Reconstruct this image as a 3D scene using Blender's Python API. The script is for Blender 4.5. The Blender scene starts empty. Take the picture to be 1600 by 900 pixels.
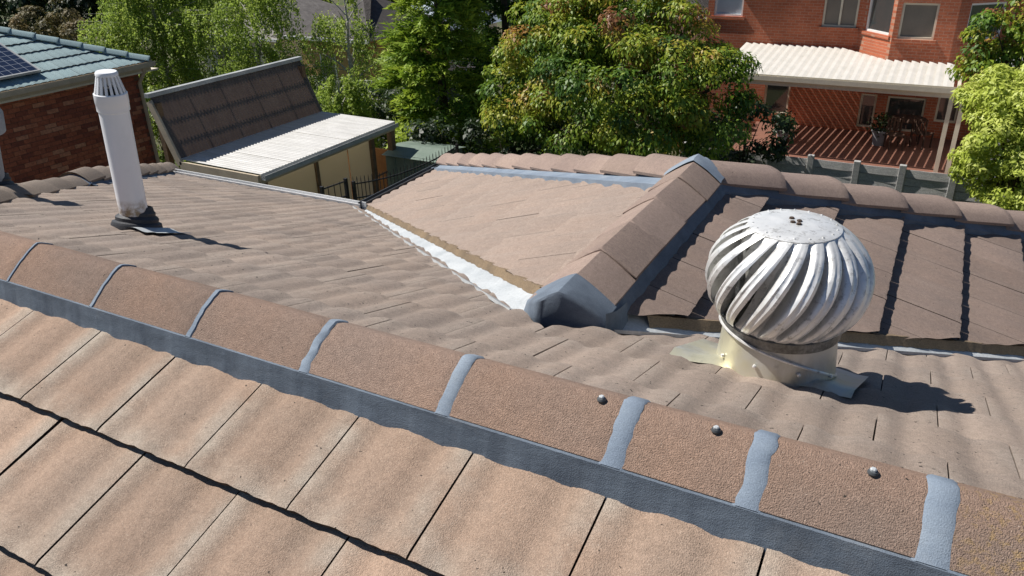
import bpy, bmesh, math, random
import numpy as np
from mathutils import Matrix, Vector, Euler
random.seed(7); rng = np.random.default_rng(7)
S = bpy.context.scene; COL = S.collection
rad = math.radians
# ------------------------------------------------------------------ camera
FPX = 1214.4
def cam_axes(p, r, y):
    p, r, y = map(rad, (p, r, y))
    f = np.array([-math.sin(y)*math.cos(p), math.cos(y)*math.cos(p), -math.sin(p)])
    rt = np.array([math.cos(y), math.sin(y), 0.]); up = np.cross(rt, f)
    return f, math.cos(r)*rt+math.sin(r)*up, -math.sin(r)*rt+math.cos(r)*up
CF, CR, CU = cam_axes(26.2708, -1.68, 28.9186)
CC = np.array([0, -1.2339, .9804])
cd = bpy.data.cameras.new('camera'); cam = bpy.data.objects.new('camera', cd); COL.objects.link(cam)
cd.sensor_width = 36; cd.lens = FPX/1600*36; cd.clip_start = .05; cd.clip_end = 600
cam.matrix_world = Matrix([[CR[i], CU[i], -CF[i], CC[i]] for i in range(3)]+[[0, 0, 0, 1]])
S.camera = cam
# ------------------------------------------------------------------ sky and sun
SUN = Vector((.715, .10, -.90)).normalized()          # direction the light travels
w = bpy.data.worlds.new('World'); S.world = w; w.use_nodes = True
nt = w.node_tree; sky = nt.nodes.new('ShaderNodeTexSky'); sky.sky_type = 'NISHITA'; sky.sun_disc = False
sky.sun_elevation = math.asin(-SUN.z); sky.sun_rotation = math.atan2(-SUN.x, -SUN.y)
sky.air_density = 1.0; sky.dust_density = .1; sky.ozone_density = 6.0
bg = nt.nodes['Background']; nt.links.new(sky.outputs[0], bg.inputs[0]); bg.inputs[1].default_value = .05
sl = bpy.data.lights.new('sun', 'SUN'); sl.energy = 5.0; sl.angle = rad(.53); sl.color = (1, .955, .89)
so = bpy.data.objects.new('sun', sl); COL.objects.link(so); so.rotation_euler = SUN.to_track_quat('-Z', 'Y').to_euler()
so.location = (-20, -5, 25)
S.view_settings.view_transform = 'Standard'; S.view_settings.look = 'None'
S.view_settings.exposure = .38; S.view_settings.gamma = 1; S.view_settings.use_curve_mapping = False
S.render.engine = 'CYCLES'

# ------------------------------------------------------------------ helpers: pixels of the photograph to points
def ray(q): return CF+CR*(q[0]-800)/FPX+CU*(450-q[1])/FPX
def onp(q, n, c):
    d = ray(q); n = np.array(n, float); return CC+d*((c-CC@n)/(d@n))
def onz(q, z): return onp(q, (0, 0, 1), z)
def ony(q, y): return onp(q, (0, 1, 0), y)
def onx(q, x): return onp(q, (1, 0, 0), x)
def px(X):
    d = np.asarray(X, float)-CC; z = d@CF; return 800+FPX*(d@CR)/z, 450-FPX*(d@CU)/z, z
def z_at(x, y, py):                                   # height on the vertical through x,y seen at image row py
    lo, hi = -12., 1.3
    for _ in range(60):
        m = (lo+hi)/2
        if px((x, y, m))[1] > py: lo = m
        else: hi = m
    return lo
T1, T2 = .3628, .3774                                  # pitches of the two main roof slopes
def far(q): return onp(q, (0, T2, 1), 0)
def near(q): return onp(q, (0, -T1, 1), 0)

# ------------------------------------------------------------------ object helpers
W = {}
def place(o, parent=None, M=None):
    COL.objects.link(o); M = M or Matrix.Identity(4)
    if parent:
        o.parent = parent; o.matrix_parent_inverse = W[parent.name].inverted()
    o.matrix_basis = M; W[o.name] = M.copy(); return o
def thing(name, loc, label, cat, group=None):
    o = bpy.data.objects.new(name, None); o.empty_display_size = .2
    place(o, None, Matrix.Translation(Vector([float(v) for v in loc])))
    return tag(o, label, cat, group)
def tag(o, label=None, cat=None, group=None, kind=None):
    if label: o['label'] = label
    if cat: o['category'] = cat
    if group: o['group'] = group
    if kind: o['kind'] = kind
    return o
def mesh_np(name, V, Fq, mats, smooth=False, midx=None):
    me = bpy.data.meshes.new(name); me.from_pydata([tuple(map(float, v)) for v in V], [], [tuple(f) for f in Fq])
    for m in (mats if isinstance(mats, (list, tuple)) else [mats]): me.materials.append(m)
    if midx: me.polygons.foreach_set('material_index', midx)
    if smooth: me.polygons.foreach_set('use_smooth', [True]*len(me.polygons))
    return me
def obj(name, me, parent=None, M=None): return place(bpy.data.objects.new(name, me), parent, M)

class MB:
    def __init__(s): s.V = []; s.F = []
    def add(s, V, F):
        b = len(s.V); s.V += [tuple(map(float, v)) for v in V]; s.F += [tuple(i+b for i in f) for f in F]; return s
    def hexa(s, P):                                    # 8 points: bottom ring, top ring
        return s.add(P, [(3, 2, 1, 0), (4, 5, 6, 7), (0, 1, 5, 4), (1, 2, 6, 5), (2, 3, 7, 6), (3, 0, 4, 7)])
    def box(s, a, b):
        x0, y0, z0 = a; x1, y1, z1 = b
        return s.hexa([(x0, y0, z0), (x1, y0, z0), (x1, y1, z0), (x0, y1, z0), (x0, y0, z1), (x1, y0, z1), (x1, y1, z1), (x0, y1, z1)])
    def bar(s, p, q, wd, h, up=(0, 0, 1)):             # rectangular bar from p to q
        p, q = Vector(p), Vector(q); d = (q-p).normalized(); up = Vector(up)
        sd = d.cross(up).normalized(); u = sd.cross(d)
        c = [sd*a*wd/2+u*b*h/2 for a, b in ((-1, -1), (1, -1), (1, 1), (-1, 1))]
        return s.hexa([p+c[0], p+c[1], p+c[2], p+c[3], q+c[0], q+c[1], q+c[2], q+c[3]])
    def tube(s, pts, rs, n=10, cap=True):
        pts = [Vector(p) for p in pts]; rs = rs if hasattr(rs, '__len__') else [rs]*len(pts)
        V = []; prev = None
        for i, p in enumerate(pts):
            d = (pts[min(i+1, len(pts)-1)]-pts[max(i-1, 0)]).normalized()
            a = prev if prev is not None else (Vector((1, 0, 0)) if abs(d.x) < .8 else Vector((0, 1, 0)))
            a = (a-d*a.dot(d)).normalized(); prev = a; b = d.cross(a)
            V += [p+(a*math.cos(2*math.pi*k/n)+b*math.sin(2*math.pi*k/n))*rs[i] for k in range(n)]
        Fs = [(i*n+k, i*n+(k+1) % n, (i+1)*n+(k+1) % n, (i+1)*n+k) for i in range(len(pts)-1) for k in range(n)]
        if cap: Fs += [tuple(range(n-1, -1, -1)), tuple((len(pts)-1)*n+k for k in range(n))]
        return s.add(V, Fs)
    def lathe(s, prof, n=32, c=(0, 0, 0), cap=True):
        V = [(c[0]+r*math.cos(2*math.pi*k/n), c[1]+r*math.sin(2*math.pi*k/n), c[2]+z) for r, z in prof for k in range(n)]
        Fs = [(i*n+k, i*n+(k+1) % n, (i+1)*n+(k+1) % n, (i+1)*n+k) for i in range(len(prof)-1) for k in range(n)]
        if cap: Fs += [tuple(range(n-1, -1, -1)), tuple((len(prof)-1)*n+k for k in range(n))]
        return s.add(V, Fs)
    def grid(s, P):                                    # P[i][j] points
        n = len(P[0]); return s.add([p for r in P for p in r], [(i*n+j, i*n+j+1, (i+1)*n+j+1, (i+1)*n+j) for i in range(len(P)-1) for j in range(n-1)])
    def build(s, name, mat, parent=None, M=None, smooth=False, bevel=0):
        me = mesh_np(name, s.V, s.F, mat, smooth)
        bm = bmesh.new(); bm.from_mesh(me); bmesh.ops.recalc_face_normals(bm, faces=bm.faces)
        if bevel: bmesh.ops.bevel(bm, geom=bm.edges[:], offset=bevel, segments=1, affect='EDGES')
        bm.to_mesh(me); bm.free()
        if smooth:
            try: me.set_sharp_from_angle(angle=rad(40))
            except Exception: pass
        return obj(name, me, parent, M)

# ------------------------------------------------------------------ materials
def ramp(nd, stops):
    e = nd.color_ramp.elements
    while len(e) > len(stops): e.remove(e[-1])
    while len(e) < len(stops): e.new(.5)
    for i, (p, c) in enumerate(stops):
        e[i].position = p; e[i].color = (*c, 1) if len(c) == 3 else c
class N:
    def __init__(s, name):
        s.m = bpy.data.materials.new(name); s.m.use_nodes = True; s.t = s.m.node_tree; s.b = s.t.nodes['Principled BSDF']
        s.pos = s.t.nodes.new('ShaderNodeNewGeometry').outputs['Position']
    def n(s, k, **kw):
        nd = s.t.nodes.new('ShaderNode'+k)
        for a, v in kw.items():
            if a.startswith('i_'): s.set(nd.inputs[a[2:].replace('_', ' ')], v)
            else: setattr(nd, a, v)
        return nd
    def set(s, sock, v):
        if hasattr(v, 'is_linked') or hasattr(v, 'links'): s.t.links.new(v, sock)
        elif isinstance(v, tuple) and len(v) == 3 and sock.type == 'RGBA': sock.default_value = (*v, 1)
        else: sock.default_value = v
    def noise(s, scale, detail=3, rough=.55, vec=None, stretch=None):
        v = vec or s.pos
        if stretch:
            mp = s.n('Mapping'); s.set(mp.inputs[0], v); mp.inputs['Scale'].default_value = stretch; v = mp.outputs[0]
        nd = s.n('TexNoise'); s.set(nd.inputs['Vector'], v); nd.inputs['Scale'].default_value = scale
        nd.inputs['Detail'].default_value = detail; nd.inputs['Roughness'].default_value = rough
        return nd.outputs['Fac']
    def map(s, x, a, b, c=0., d=1.):
        nd = s.n('MapRange'); s.set(nd.inputs[0], x)
        for i, v in zip((1, 2, 3, 4), (a, b, c, d)): nd.inputs[i].default_value = v
        return nd.outputs[0]
    def math(s, op, a, b=0.):
        nd = s.n('Math', operation=op); s.set(nd.inputs[0], a); s.set(nd.inputs[1], b); return nd.outputs[0]
    def mix(s, f, a, b, blend='MIX'):
        nd = s.n('MixRGB', blend_type=blend); s.set(nd.inputs[0], f); s.set(nd.inputs[1], a); s.set(nd.inputs[2], b); return nd.outputs[0]
    def bump(s, h, dist=.002, strength=1.):
        nd = s.n('Bump'); nd.inputs['Distance'].default_value = dist; nd.inputs['Strength'].default_value = strength
        s.set(nd.inputs['Height'], h); s.set(s.b.inputs['Normal'], nd.outputs[0])
    def done(s, col, rough=.85, metal=0., spec=.35):
        s.set(s.b.inputs['Base Color'], col); s.set(s.b.inputs['Roughness'], rough); s.b.inputs['Metallic'].default_value = metal
        s.b.inputs['Specular IOR Level'].default_value = spec; return s.m
def weathered(name, c1, c2, scale=3., grain=120., amt=.25, rough=.85, bump=.002, metal=0., spec=.3, speck=None, stretch=None):
    g = N(name); col = g.mix(g.map(g.noise(scale, 4, stretch=stretch), .35, .68), c1, c2)
    gr = g.noise(grain, 2); col = g.mix(1., col, g.mix(g.map(gr, .25, .75), (1-amt,)*3, (1+amt,)*3), 'MULTIPLY')
    if speck:
        sc, lo, c = speck; col = g.mix(g.map(g.noise(sc, 2), lo, lo+.05), col, c)
    if bump: g.bump(gr, bump)
    return g.done(col, rough, metal, spec)
def tile_mat(name, ca, cb, pale, grainy=1., edge=.75, moss=.70, rnd=.14, lichen=False):
    g = N(name)
    uv = g.n('UVMap', uv_map='UVMap').outputs[0]; sx = g.n('SeparateXYZ'); g.set(sx.inputs[0], uv); u, v = sx.outputs[0], sx.outputs[1]
    oi = g.n('ObjectInfo').outputs['Random']; at = g.n('Attribute', attribute_name='tint').outputs['Fac']
    r = g.math('FRACT', g.math('ADD', oi, at))
    col = g.mix(g.map(g.noise(2.3, 4), .36, .66), ca, cb)
    col = g.mix(1., col, g.mix(r, (1-rnd,)*3, (1+rnd,)*3), 'MULTIPLY')
    # pale worn granules, thicker towards the joints and the lower edge
    eu = g.math('ABSOLUTE', g.math('SUBTRACT', u, .5)); wear = g.map(eu, .30, .5)
    wear = g.math('MAXIMUM', wear, g.map(v, .22, .0, 0., .8))
    wear = g.math('MULTIPLY', wear, g.map(g.noise(9, 3), .3, .65))
    col = g.mix(g.math('MULTIPLY', wear, edge), col, pale)
    fine = g.noise(260, 3, .7); mid = g.noise(55, 3, .6)
    col = g.mix(1., col, g.mix(g.map(fine, .3, .7), (.74,)*3, (1.24,)*3), 'MULTIPLY')
    col = g.mix(1., col, g.mix(g.map(mid, .3, .7), (.88,)*3, (1.1,)*3), 'MULTIPLY')
    gran = g.map(g.noise(420, 1), .66, .72); col = g.mix(g.math('MULTIPLY', gran, g.map(wear, 0., .6, .45, .9)), col, tuple(min(1, c*1.45) for c in pale))
    col = g.mix(g.map(g.noise(70, 2), moss+.03, moss+.06), col, (.05, .042, .035))
    col = g.mix(g.map(g.noise(5.5, 5, .65), .58, .78, 0., .28), col, (.16, .135, .115))
    if lichen:
        lx = g.n('SeparateXYZ'); g.set(lx.inputs[0], g.pos); col = g.mix(g.math('MULTIPLY', g.map(lx.outputs[0], .12, .3), g.map(g.noise(60, 4, .7), .5, .62, 0., .6)), col, (.42, .27, .06))
    h = g.math('ADD', g.math('MULTIPLY', g.noise(400, 2, .6), .8*grainy), g.math('MULTIPLY', mid, .3))
    g.bump(h, .0035)
    return g.done(col, .9, spec=.25)
M_TILE = tile_mat('tile_tan', (.355, .248, .182), (.305, .23, .178), (.395, .34, .28), edge=1.)
M_TILE_F = tile_mat('tile_weathered', (.31, .245, .20), (.25, .205, .175), (.34, .285, .24), moss=.66)
M_TILE_W = tile_mat('tile_wing', (.325, .25, .205), (.295, .235, .198), (.35, .285, .24), moss=.71, edge=.35, rnd=.05)
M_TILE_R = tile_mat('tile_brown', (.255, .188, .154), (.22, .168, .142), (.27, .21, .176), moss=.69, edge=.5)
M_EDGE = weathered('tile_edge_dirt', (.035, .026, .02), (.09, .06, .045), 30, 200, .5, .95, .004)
M_CAP = tile_mat('cap_tile', (.34, .225, .165), (.265, .195, .158), (.38, .315, .26), grainy=1.8, edge=.35, lichen=True)
M_CAP_W = tile_mat('cap_tile_wing', (.34, .255, .21), (.28, .21, .18), (.36, .285, .24), grainy=1.6, edge=.3)
M_CAP_G = tile_mat('cap_tile_grey', (.25, .20, .16), (.22, .18, .15), (.3, .25, .2), grainy=1.6, edge=.3)
def pointing(name, a, b, c):
    g = N(name); st = g.noise(5, 5, .65, stretch=(.7, 1.6, 1.6)); col = g.mix(g.map(st, .38, .64), a, b); col = g.mix(g.map(g.noise(3.1, 5, .7), .55, .72, 0., .7), col, c)
    fine = g.noise(420, 2); tr = g.noise(26, 4, .6, stretch=(.6, 1.3, 1.3)); col = g.mix(1., col, g.mix(g.map(fine, .3, .7), (.84,)*3, (1.15,)*3), 'MULTIPLY')
    g.bump(g.math('ADD', g.math('MULTIPLY', fine, .6), tr), .0020); return g.done(col, .82, spec=.3)
M_POINT = pointing('flexible_pointing', (.105, .13, .165), (.155, .19, .235), (.20, .215, .235))
M_POINT2 = pointing('flexible_pointing_pale', (.165, .205, .26), (.22, .265, .32), (.25, .28, .31))
M_BED = weathered('bedding_mortar', (.22, .16, .10), (.15, .112, .075), 6, 160, .25, .95, .003)
M_FLASH = weathered('valley_flashing', (.47, .49, .50), (.36, .385, .40), 7, 90, .14, .55, .001, spec=.5)
M_DECK = weathered('roof_underlay', (.03, .025, .02), (.05, .04, .03), 5, 50)
M_GUT_L = weathered('gutter_pale', (.80, .80, .79), (.72, .72, .71), 6, 90, .1, .5, 0, spec=.5)
M_GUT_D = weathered('gutter_dark', (.05, .055, .06), (.08, .085, .09), 6, 90, .1, .45, 0, spec=.5)
M_RENDER = weathered('house_wall_paint', (.45, .38, .30), (.40, .34, .27), 4, 60)

# ------------------------------------------------------------------ ground
GZ = -6.3
gm = N('ground_grass'); gc = gm.mix(gm.map(gm.noise(.5, 5), .4, .62), (.045, .07, .02), (.12, .095, .06))
gc = gm.mix(gm.map(gm.noise(8, 3), .35, .7, 0., .6), gc, (.07, .10, .03)); gm.bump(gm.noise(20, 3), .05); gm.done(gc, .95)
P = [[(-260+520*i/40, -200+520*j/40, GZ+.04*math.sin(i*1.7)*math.cos(j*2.1)) for j in range(41)] for i in range(41)]
mb = MB().grid(P); tag(mb.build('ground', gm.m), kind='structure')

# ------------------------------------------------------------------ the tiled roof
IC = far((565, 325)); VT = np.array([-1.05, .927, -T2*.927]); VR = far((1400, 547)); HB = far((110, 286)); HE = far((262, 268))
H0 = -VT[2]; XW = VT[0]
EY = IC[1]; EZ = IC[2]; XL = IC[0]
AP = onz((1097, 250), -H0+.085); AP[0] = XW; AP[2] = -H0
zl = lambda x, y: -H0-T2*abs(x-XW)                     # wing slopes
zn = lambda x, y: -T1*abs(y) if y < 0 else -T2*y       # main slopes
kR = (VR[0]-VT[0])/(VR[1]-VT[1])                       # right valley, plan slope
TWR = (-H0-VR[2])/(VR[0]-VT[0])                        # pitch of the wing slope facing the sun's lee
TWL = (-H0-EZ)/(VT[0]-XL)
def zwl(x, y): return -H0-TWL*(XW-x)
def zwr(x, y): return -H0-TWR*(x-XW)
OC = onp((690, 258), (-TWL, 0, 1), -H0-TWL*XW)         # outer corner of the left eave
OC[0] = XL; OC[2] = EZ
# right hip: pass through the photo's hip at (1600,352)
HR = onp((1600, 356), (TWR, 0, 1), -H0+TWR*XW)
hd = (HR-AP); HR2 = AP+hd*1.9; VR2 = VT+(VR-VT)*3.2
house = thing('tiled_house', (-2, 1, GZ), 'house under a brown concrete tile roof with grey pointed ridges', 'house')
# cross-section of a tile
TW_, GAUGE = .30, .318
def tile_mesh(seed, wd=TW_, g=GAUGE, amp=.0062, rise=.026, th=.017, mats=None, nu=16, gap=.0022):
    r = random.Random(seed); L = g+.05; V = []; F = []; mi = []; UV = []
    vs = [0, .012, g*.5, L]
    us = [gap+(wd-2*gap)*i/nu for i in range(nu+1)]
    def wave(u): c = math.cos(4*math.pi*u/wd+.3); return amp*(c-.32*math.cos(8*math.pi*u/wd+.6))
    chip = [r.uniform(-.0012, .0012) for _ in us]
    for j, v in enumerate(vs):
        for i, u in enumerate(us):
            z = wave(u)+rise*(1-v/g)-(.0025 if j == 0 else 0)
            if i in (0, nu): z -= .0018
            V.append((u, v+(chip[i]*1.5 if j == 0 else 0), z)); UV.append((i/nu, v/L))
    n = nu+1
    for j in range(3):
        for i in range(nu): F.append((j*n+i, j*n+i+1, (j+1)*n+i+1, (j+1)*n+i)); mi.append(0)
    b = len(V)
    for i in range(n): x, y, z = V[i]; V.append((x, y+.003, z-th)); UV.append((i/nu, 0))
    for i in range(nu): F.append((i, b+i, b+i+1, i+1)); mi.append(1)
    for e in (0, nu):
        c = len(V); p, q = V[e], V[3*n+e]; V += [(p[0], p[1]+.003, p[2]-th), (q[0], q[1], q[2]-th)]; UV += [(e/nu, 0), (e/nu, 1)]
        F.append((e, n+e, 2*n+e, 3*n+e, c+1, c)); mi.append(1 if gap > .002 else 0)
    me = mesh_np('roof_tile', V, F, mats, True, mi)
    uvl = me.uv_layers.new(name='UVMap')
    for l in me.loops: uvl.data[l.index].uv = UV[l.vertex_index]
    bm = bmesh.new(); bm.from_mesh(me); bmesh.ops.recalc_face_normals(bm, faces=bm.faces)
    if sum(f.normal.z for f in bm.faces) < 0: bmesh.ops.reverse_faces(bm, faces=bm.faces)
    bm.to_mesh(me); bm.free(); me.set_sharp_from_angle(angle=rad(35)); return me
ALL_TILES = []                                         # (distance, slope part, mesh, matrix)
def lay_tiles(part, mats, O, a, s, na, ns, clip=None, wd=TW_, g=GAUGE, jit=.004, stagger=True, a_off=0., store=ALL_TILES, vis=None, odd=None, amp=.0062, rise=.026, gap=.0022, jig_=.004):
    """tiles in courses: O = front corner, a = along the course, s = up the slope; clip(u,v) gives half planes for that tile"""
    a = Vector(a).normalized(); s = Vector(s).normalized(); n = a.cross(s)
    if n.z < 0: n = -n; 
    R = Matrix((a, s, n)).transposed().to_4x4()
    right = a.cross(s).dot(n) > 0
    protos = [tile_mesh(k+7*len(store) % 50, wd, g, amp, rise, mats=mats, gap=gap) for k in range(4)]
    rr = random.Random(len(store)+3)
    for j in range(ns):
        for i in range(na):
            a0 = (i+(.5 if (stagger and j % 2) else 0))*wd+a_off; s0 = j*g
            me = rr.choice(protos); cut = False; out = False
            if clip:
                corners = [(a0, s0), (a0+wd, s0), (a0+wd, s0+g), (a0, s0+g)]
                hp = clip(a0+wd/2, s0+g/2); cuts = []
                for p0, m in hp:
                    d = [(c[0]-p0[0])*m[0]+(c[1]-p0[1])*m[1] for c in corners]
                    if min(d) > -.01: out = True; break
                    if max(d) > 0: cuts.append((p0, m))
                if out: continue
                if cuts:
                    bm = bmesh.new(); bm.from_mesh(me)
                    for p0, m in cuts:
                        jig = rr.uniform(-jig_, jig_)
                        bmesh.ops.bisect_plane(bm, geom=bm.verts[:]+bm.edges[:]+bm.faces[:], plane_co=(p0[0]-a0+m[0]*jig, p0[1]-s0+m[1]*jig, 0), plane_no=(m[0], m[1], 0), clear_outer=True)
                    if len(bm.faces) < 3: bm.free(); continue
                    me = bpy.data.meshes.new('roof_tile'); bm.to_mesh(me); bm.free(); cut = True
                    for m_ in mats: me.materials.append(m_)
            loc = Vector(O)+a*a0+s*s0
            J = Matrix.Translation(loc+n*rr.uniform(-.0015, .0015))@R
            if not right:
                pass
            if not cut: J = J@Euler((rr.uniform(-jit, jit)*.8, rr.uniform(-jit, jit)*.8, rr.uniform(-jit, jit)*.7)).to_matrix().to_4x4()
            if odd and (i, j) in odd: J = J@Matrix.Translation((odd[(i, j)][0], 0, 0))@Euler((0, 0, odd[(i, j)][1])).to_matrix().to_4x4()
            store.append((J.translation, part, me, J))
def finish_tiles(store, name, limit):
    def key(t):
        c = np.array(t[0]); x, y, z = px(c)
        return (0 if (z > .3 and -90 < x < 1690 and -60 < y < 1010) else 50)+np.linalg.norm(c-CC)
    store.sort(key=key); rest = {}
    for k, (c, part, me, J) in enumerate(store):
        if k < limit: obj(name, me, part, J)
        else: rest.setdefault(part.name, (part, []))[1].append((me, J))
    for part, lst in rest.values():
        V = []; F = []; mi = []; UV = []; tint = []
        for me, J in lst:
            b = len(V); V += [J@v.co for v in me.vertices]; t = random.random()
            tint += [t]*len(me.vertices)
            for p in me.polygons: F.append(tuple(b+i for i in p.vertices)); mi.append(p.material_index)
            uvd = me.uv_layers['UVMap'].data; UV += [tuple(uvd[l].uv) for l in range(len(me.loops))]
        m2 = mesh_np(name+'_field', V, F, list(lst[0][0].materials), True, mi); uvl = m2.uv_layers.new(name='UVMap')
        for i, q in enumerate(UV): uvl.data[i].uv = q
        at = m2.attributes.new('tint', 'FLOAT', 'POINT'); at.data.foreach_set('value', tint)
        m2.set_sharp_from_angle(angle=rad(35)); tag(obj(name+'_field', m2, part), kind='stuff')
def slope_deck(pts, dz=-.055, th=.05, name='roof_slope'):
    P = [Vector((float(p[0]), float(p[1]), float(p[2])+dz)) for p in pts]; n = len(P)
    m = MB(); m.add([*P, *[p-Vector((0, 0, th)) for p in P]], [tuple(range(n)), tuple(range(2*n-1, n-1, -1))]+[(i, (i+1) % n, n+(i+1) % n, n+i) for i in range(n)])
    return m.build(name, M_DECK, house)
def hp2(p, q, inside):                                 # half plane through p,q keeping the side of `inside`
    d = np.array(q)-np.array(p); m = np.array([d[1], -d[0]]); m = m/np.linalg.norm(m)
    if (np.array(inside)-np.array(p))@m > 0: m = -m
    return (tuple(p), tuple(m))
XE = -3.43; XRIGHT = 3.2                               # left end of the main ridge, right end of what is built
c1, c2, cwl, cwr = 1/math.hypot(1, T1), 1/math.hypot(1, T2), 1/math.hypot(1, TWL), 1/math.hypot(1, TWR)
# slope in front (faces the camera)
NE = -4.35
sl_near = slope_deck([(XE, 0, 0), (XE-4.35, NE, T1*NE), (XRIGHT, NE, T1*NE), (XRIGHT, 0, 0)])
S1 = .3732; X0 = -6.802+4.8874
G1 = .302
O = (X0-.3*9, -S1-G1*c1*4, -T1*(S1+G1*c1*4))
ntop = 6
lay_tiles(sl_near, [M_TILE, M_EDGE], (O[0], O[1], O[2]-.009), (1, 0, 0), (0, 1, T1), 22, ntop, clip=lambda u, v: [((0, (S1+G1*c1*4)/c1-.07), (0, 1)), hp2((XE-O[0], (S1/c1+G1*4)), (XE-4.35-O[0], (S1/c1+G1*4)-4.35/c1), (9, 0))], g=G1, odd={(8, 3): (-.006, .02)}, amp=.0043, jit=.003)
# slope behind the ridge
sl_far = slope_deck([(XRIGHT, 0, 0), (XE, 0, 0), HB, HE, IC, VT, VR2, (XRIGHT, VR2[1], -T2*VR2[1])])
G2 = .325; nf = 14; FO = np.array([HE[0]-.4, EY+.02, -T2*(EY+.02)]); sm = EY+.02
def clip_far(u, v):
    x = FO[0]+u; L = [((0, sm/c2-.07), (0, 1)), hp2((XE-FO[0], sm/c2), (HE[0]-FO[0], sm/c2-HE[1]/c2), (9, sm/c2-.1))]
    if x < XW-.05:
        k = np.array([-(IC-VT)[1], (IC-VT)[0]])[:2]; k = k/np.linalg.norm(k); k = -k if k[1] > 0 else k
        a, b = VT[:2]+k*.05, IC[:2]+k*.03
    else:
        k = np.array([(VR-VT)[1], -(VR-VT)[0]]); k = k/np.linalg.norm(k); a, b = VT[:2]+k*.04, VR[:2]+k*.04
    f = lambda p: (p[0]-FO[0], (sm-p[1])/c2)
    L.append(hp2(f(a), f(b), (f(a)[0], f(a)[1]+1.))); return L
lay_tiles(sl_far, [M_TILE_F, M_EDGE], (FO[0], FO[1], FO[2]-.014), (1, 0, 0), (0, -1, T2), 38, nf, clip=clip_far, g=G2, a_off=.07, amp=.0056, jit=.004, gap=.0018, rise=.024)
# wing: slope to the left
sl_wl = slope_deck([(XW-.02, 1.45, -H0-.01), (-1.4, 1.5, zwl(-1.4, 0)), VT+(IC-VT)*.2+np.array([0, .14, 0]), IC, OC, AP])
GW = .335; wo = np.array([XL-.03, IC[1]-.2]); Lw = (XW-XL)/cwl
def clip_wl(u, v):
    f = lambda p: (p[1]-wo[1], (p[0]-wo[0])/cwl)
    return [hp2(f(VT[:2]+np.array([.0, .185])), f(IC[:2]+np.array([.0, .09])), f((XL+.5, IC[1]+1.5))), ((0, (XW-.13-wo[0])/cwl), (0, 1)), hp2(f(AP[:2]), f(OC[:2]), f((XL+.5, IC[1]+.3))), ((0, (XW-wo[0])/cwl-.06), (0, 1))]
wo[1] = VT[1]-.1
lay_tiles(sl_wl, [M_TILE_W, M_EDGE], (wo[0], wo[1], zwl(wo[0], 0)-.008), (0, 1, 0), (1, 0, TWL), 20, 13, clip=clip_wl, g=GW, amp=.0080, jit=.002, gap=.0008, rise=.013)
# wing: slope to the right; courses at the measured lines
sl_wr = slope_deck([VT+(VR2-VT)*.08, (XW+.02, 1.25, -H0-.01), AP, HR2, VR2])
GR = .352; xr0 = .62+GR*cwr*4
def clip_wr(u, v):
    f = lambda p: (p[1]-.6, (xr0-p[0])/cwr)
    k = np.array([-(VR-VT)[1], (VR-VT)[0]]); k = k/np.linalg.norm(k)
    return [hp2(f(VT[:2]+k*.085), f(VR[:2]+k*.085), f((XW+.6, 3.))), hp2(f(AP[:2]), f(HR[:2]), f((XW+1, 2.6))), ((0, (xr0-XW-.12)/cwr), (0, 1))]
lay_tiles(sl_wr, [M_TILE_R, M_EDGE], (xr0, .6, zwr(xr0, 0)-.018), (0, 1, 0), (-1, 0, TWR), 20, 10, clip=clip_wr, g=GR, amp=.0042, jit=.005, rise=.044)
# hip end of the wing and the left end of the main roof: underlay with a tile skin, out of sight from here
for pts in ([AP, OC, HR2], [(XE, 0, 0), (XE-4.35, NE, T1*NE), (HE[0]-.3, HE[1], HE[2]-.15), HB]):
    slope_deck(pts, -.05, .05).data.materials[0] = M_TILE_F
finish_tiles(ALL_TILES, 'roof_tile', 297)
# walls under the eaves
m = MB(); m.box((HE[0]+.6, NE+.6, GZ), (XRIGHT-.5, EY-.5, EZ-.25)); m.build('house_wall', M_RENDER, house)
m = MB(); m.box((XL+.5, EY-.5, GZ), (2.4, OC[1]-.5, EZ-.25)); m.build('house_wall', M_RENDER, house)
# gutters
def gutter(p, q, mat, wd=.11, h=.09, out=(0, 1, 0), parent=house, name='gutter'):
    p, q, o = Vector(p), Vector(q), Vector(out); pr = [(0, .02), (0, -h), (wd, -h), (wd, .0), (wd-.008, .0), (wd-.008, -h+.008), (.008, -h+.008), (.008, .02)]
    P = [[e+o*a+Vector((0, 0, b)) for a, b in pr+pr[:1]] for e in (p, q)]
    m = MB().grid(P); m.F.append(tuple(range(8))); return m.build(name, mat, parent)
gutter((HE[0], EY+.05, EZ-.008), (XL-.06, EY+.05, EZ-.008), M_GUT_L, .12, .10)
gutter((XL-.03, EY+.12, EZ-.0), (XL-.03, OC[1]+.1, EZ-.0), M_GUT_D, out=(-1, 0, 0))

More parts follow.
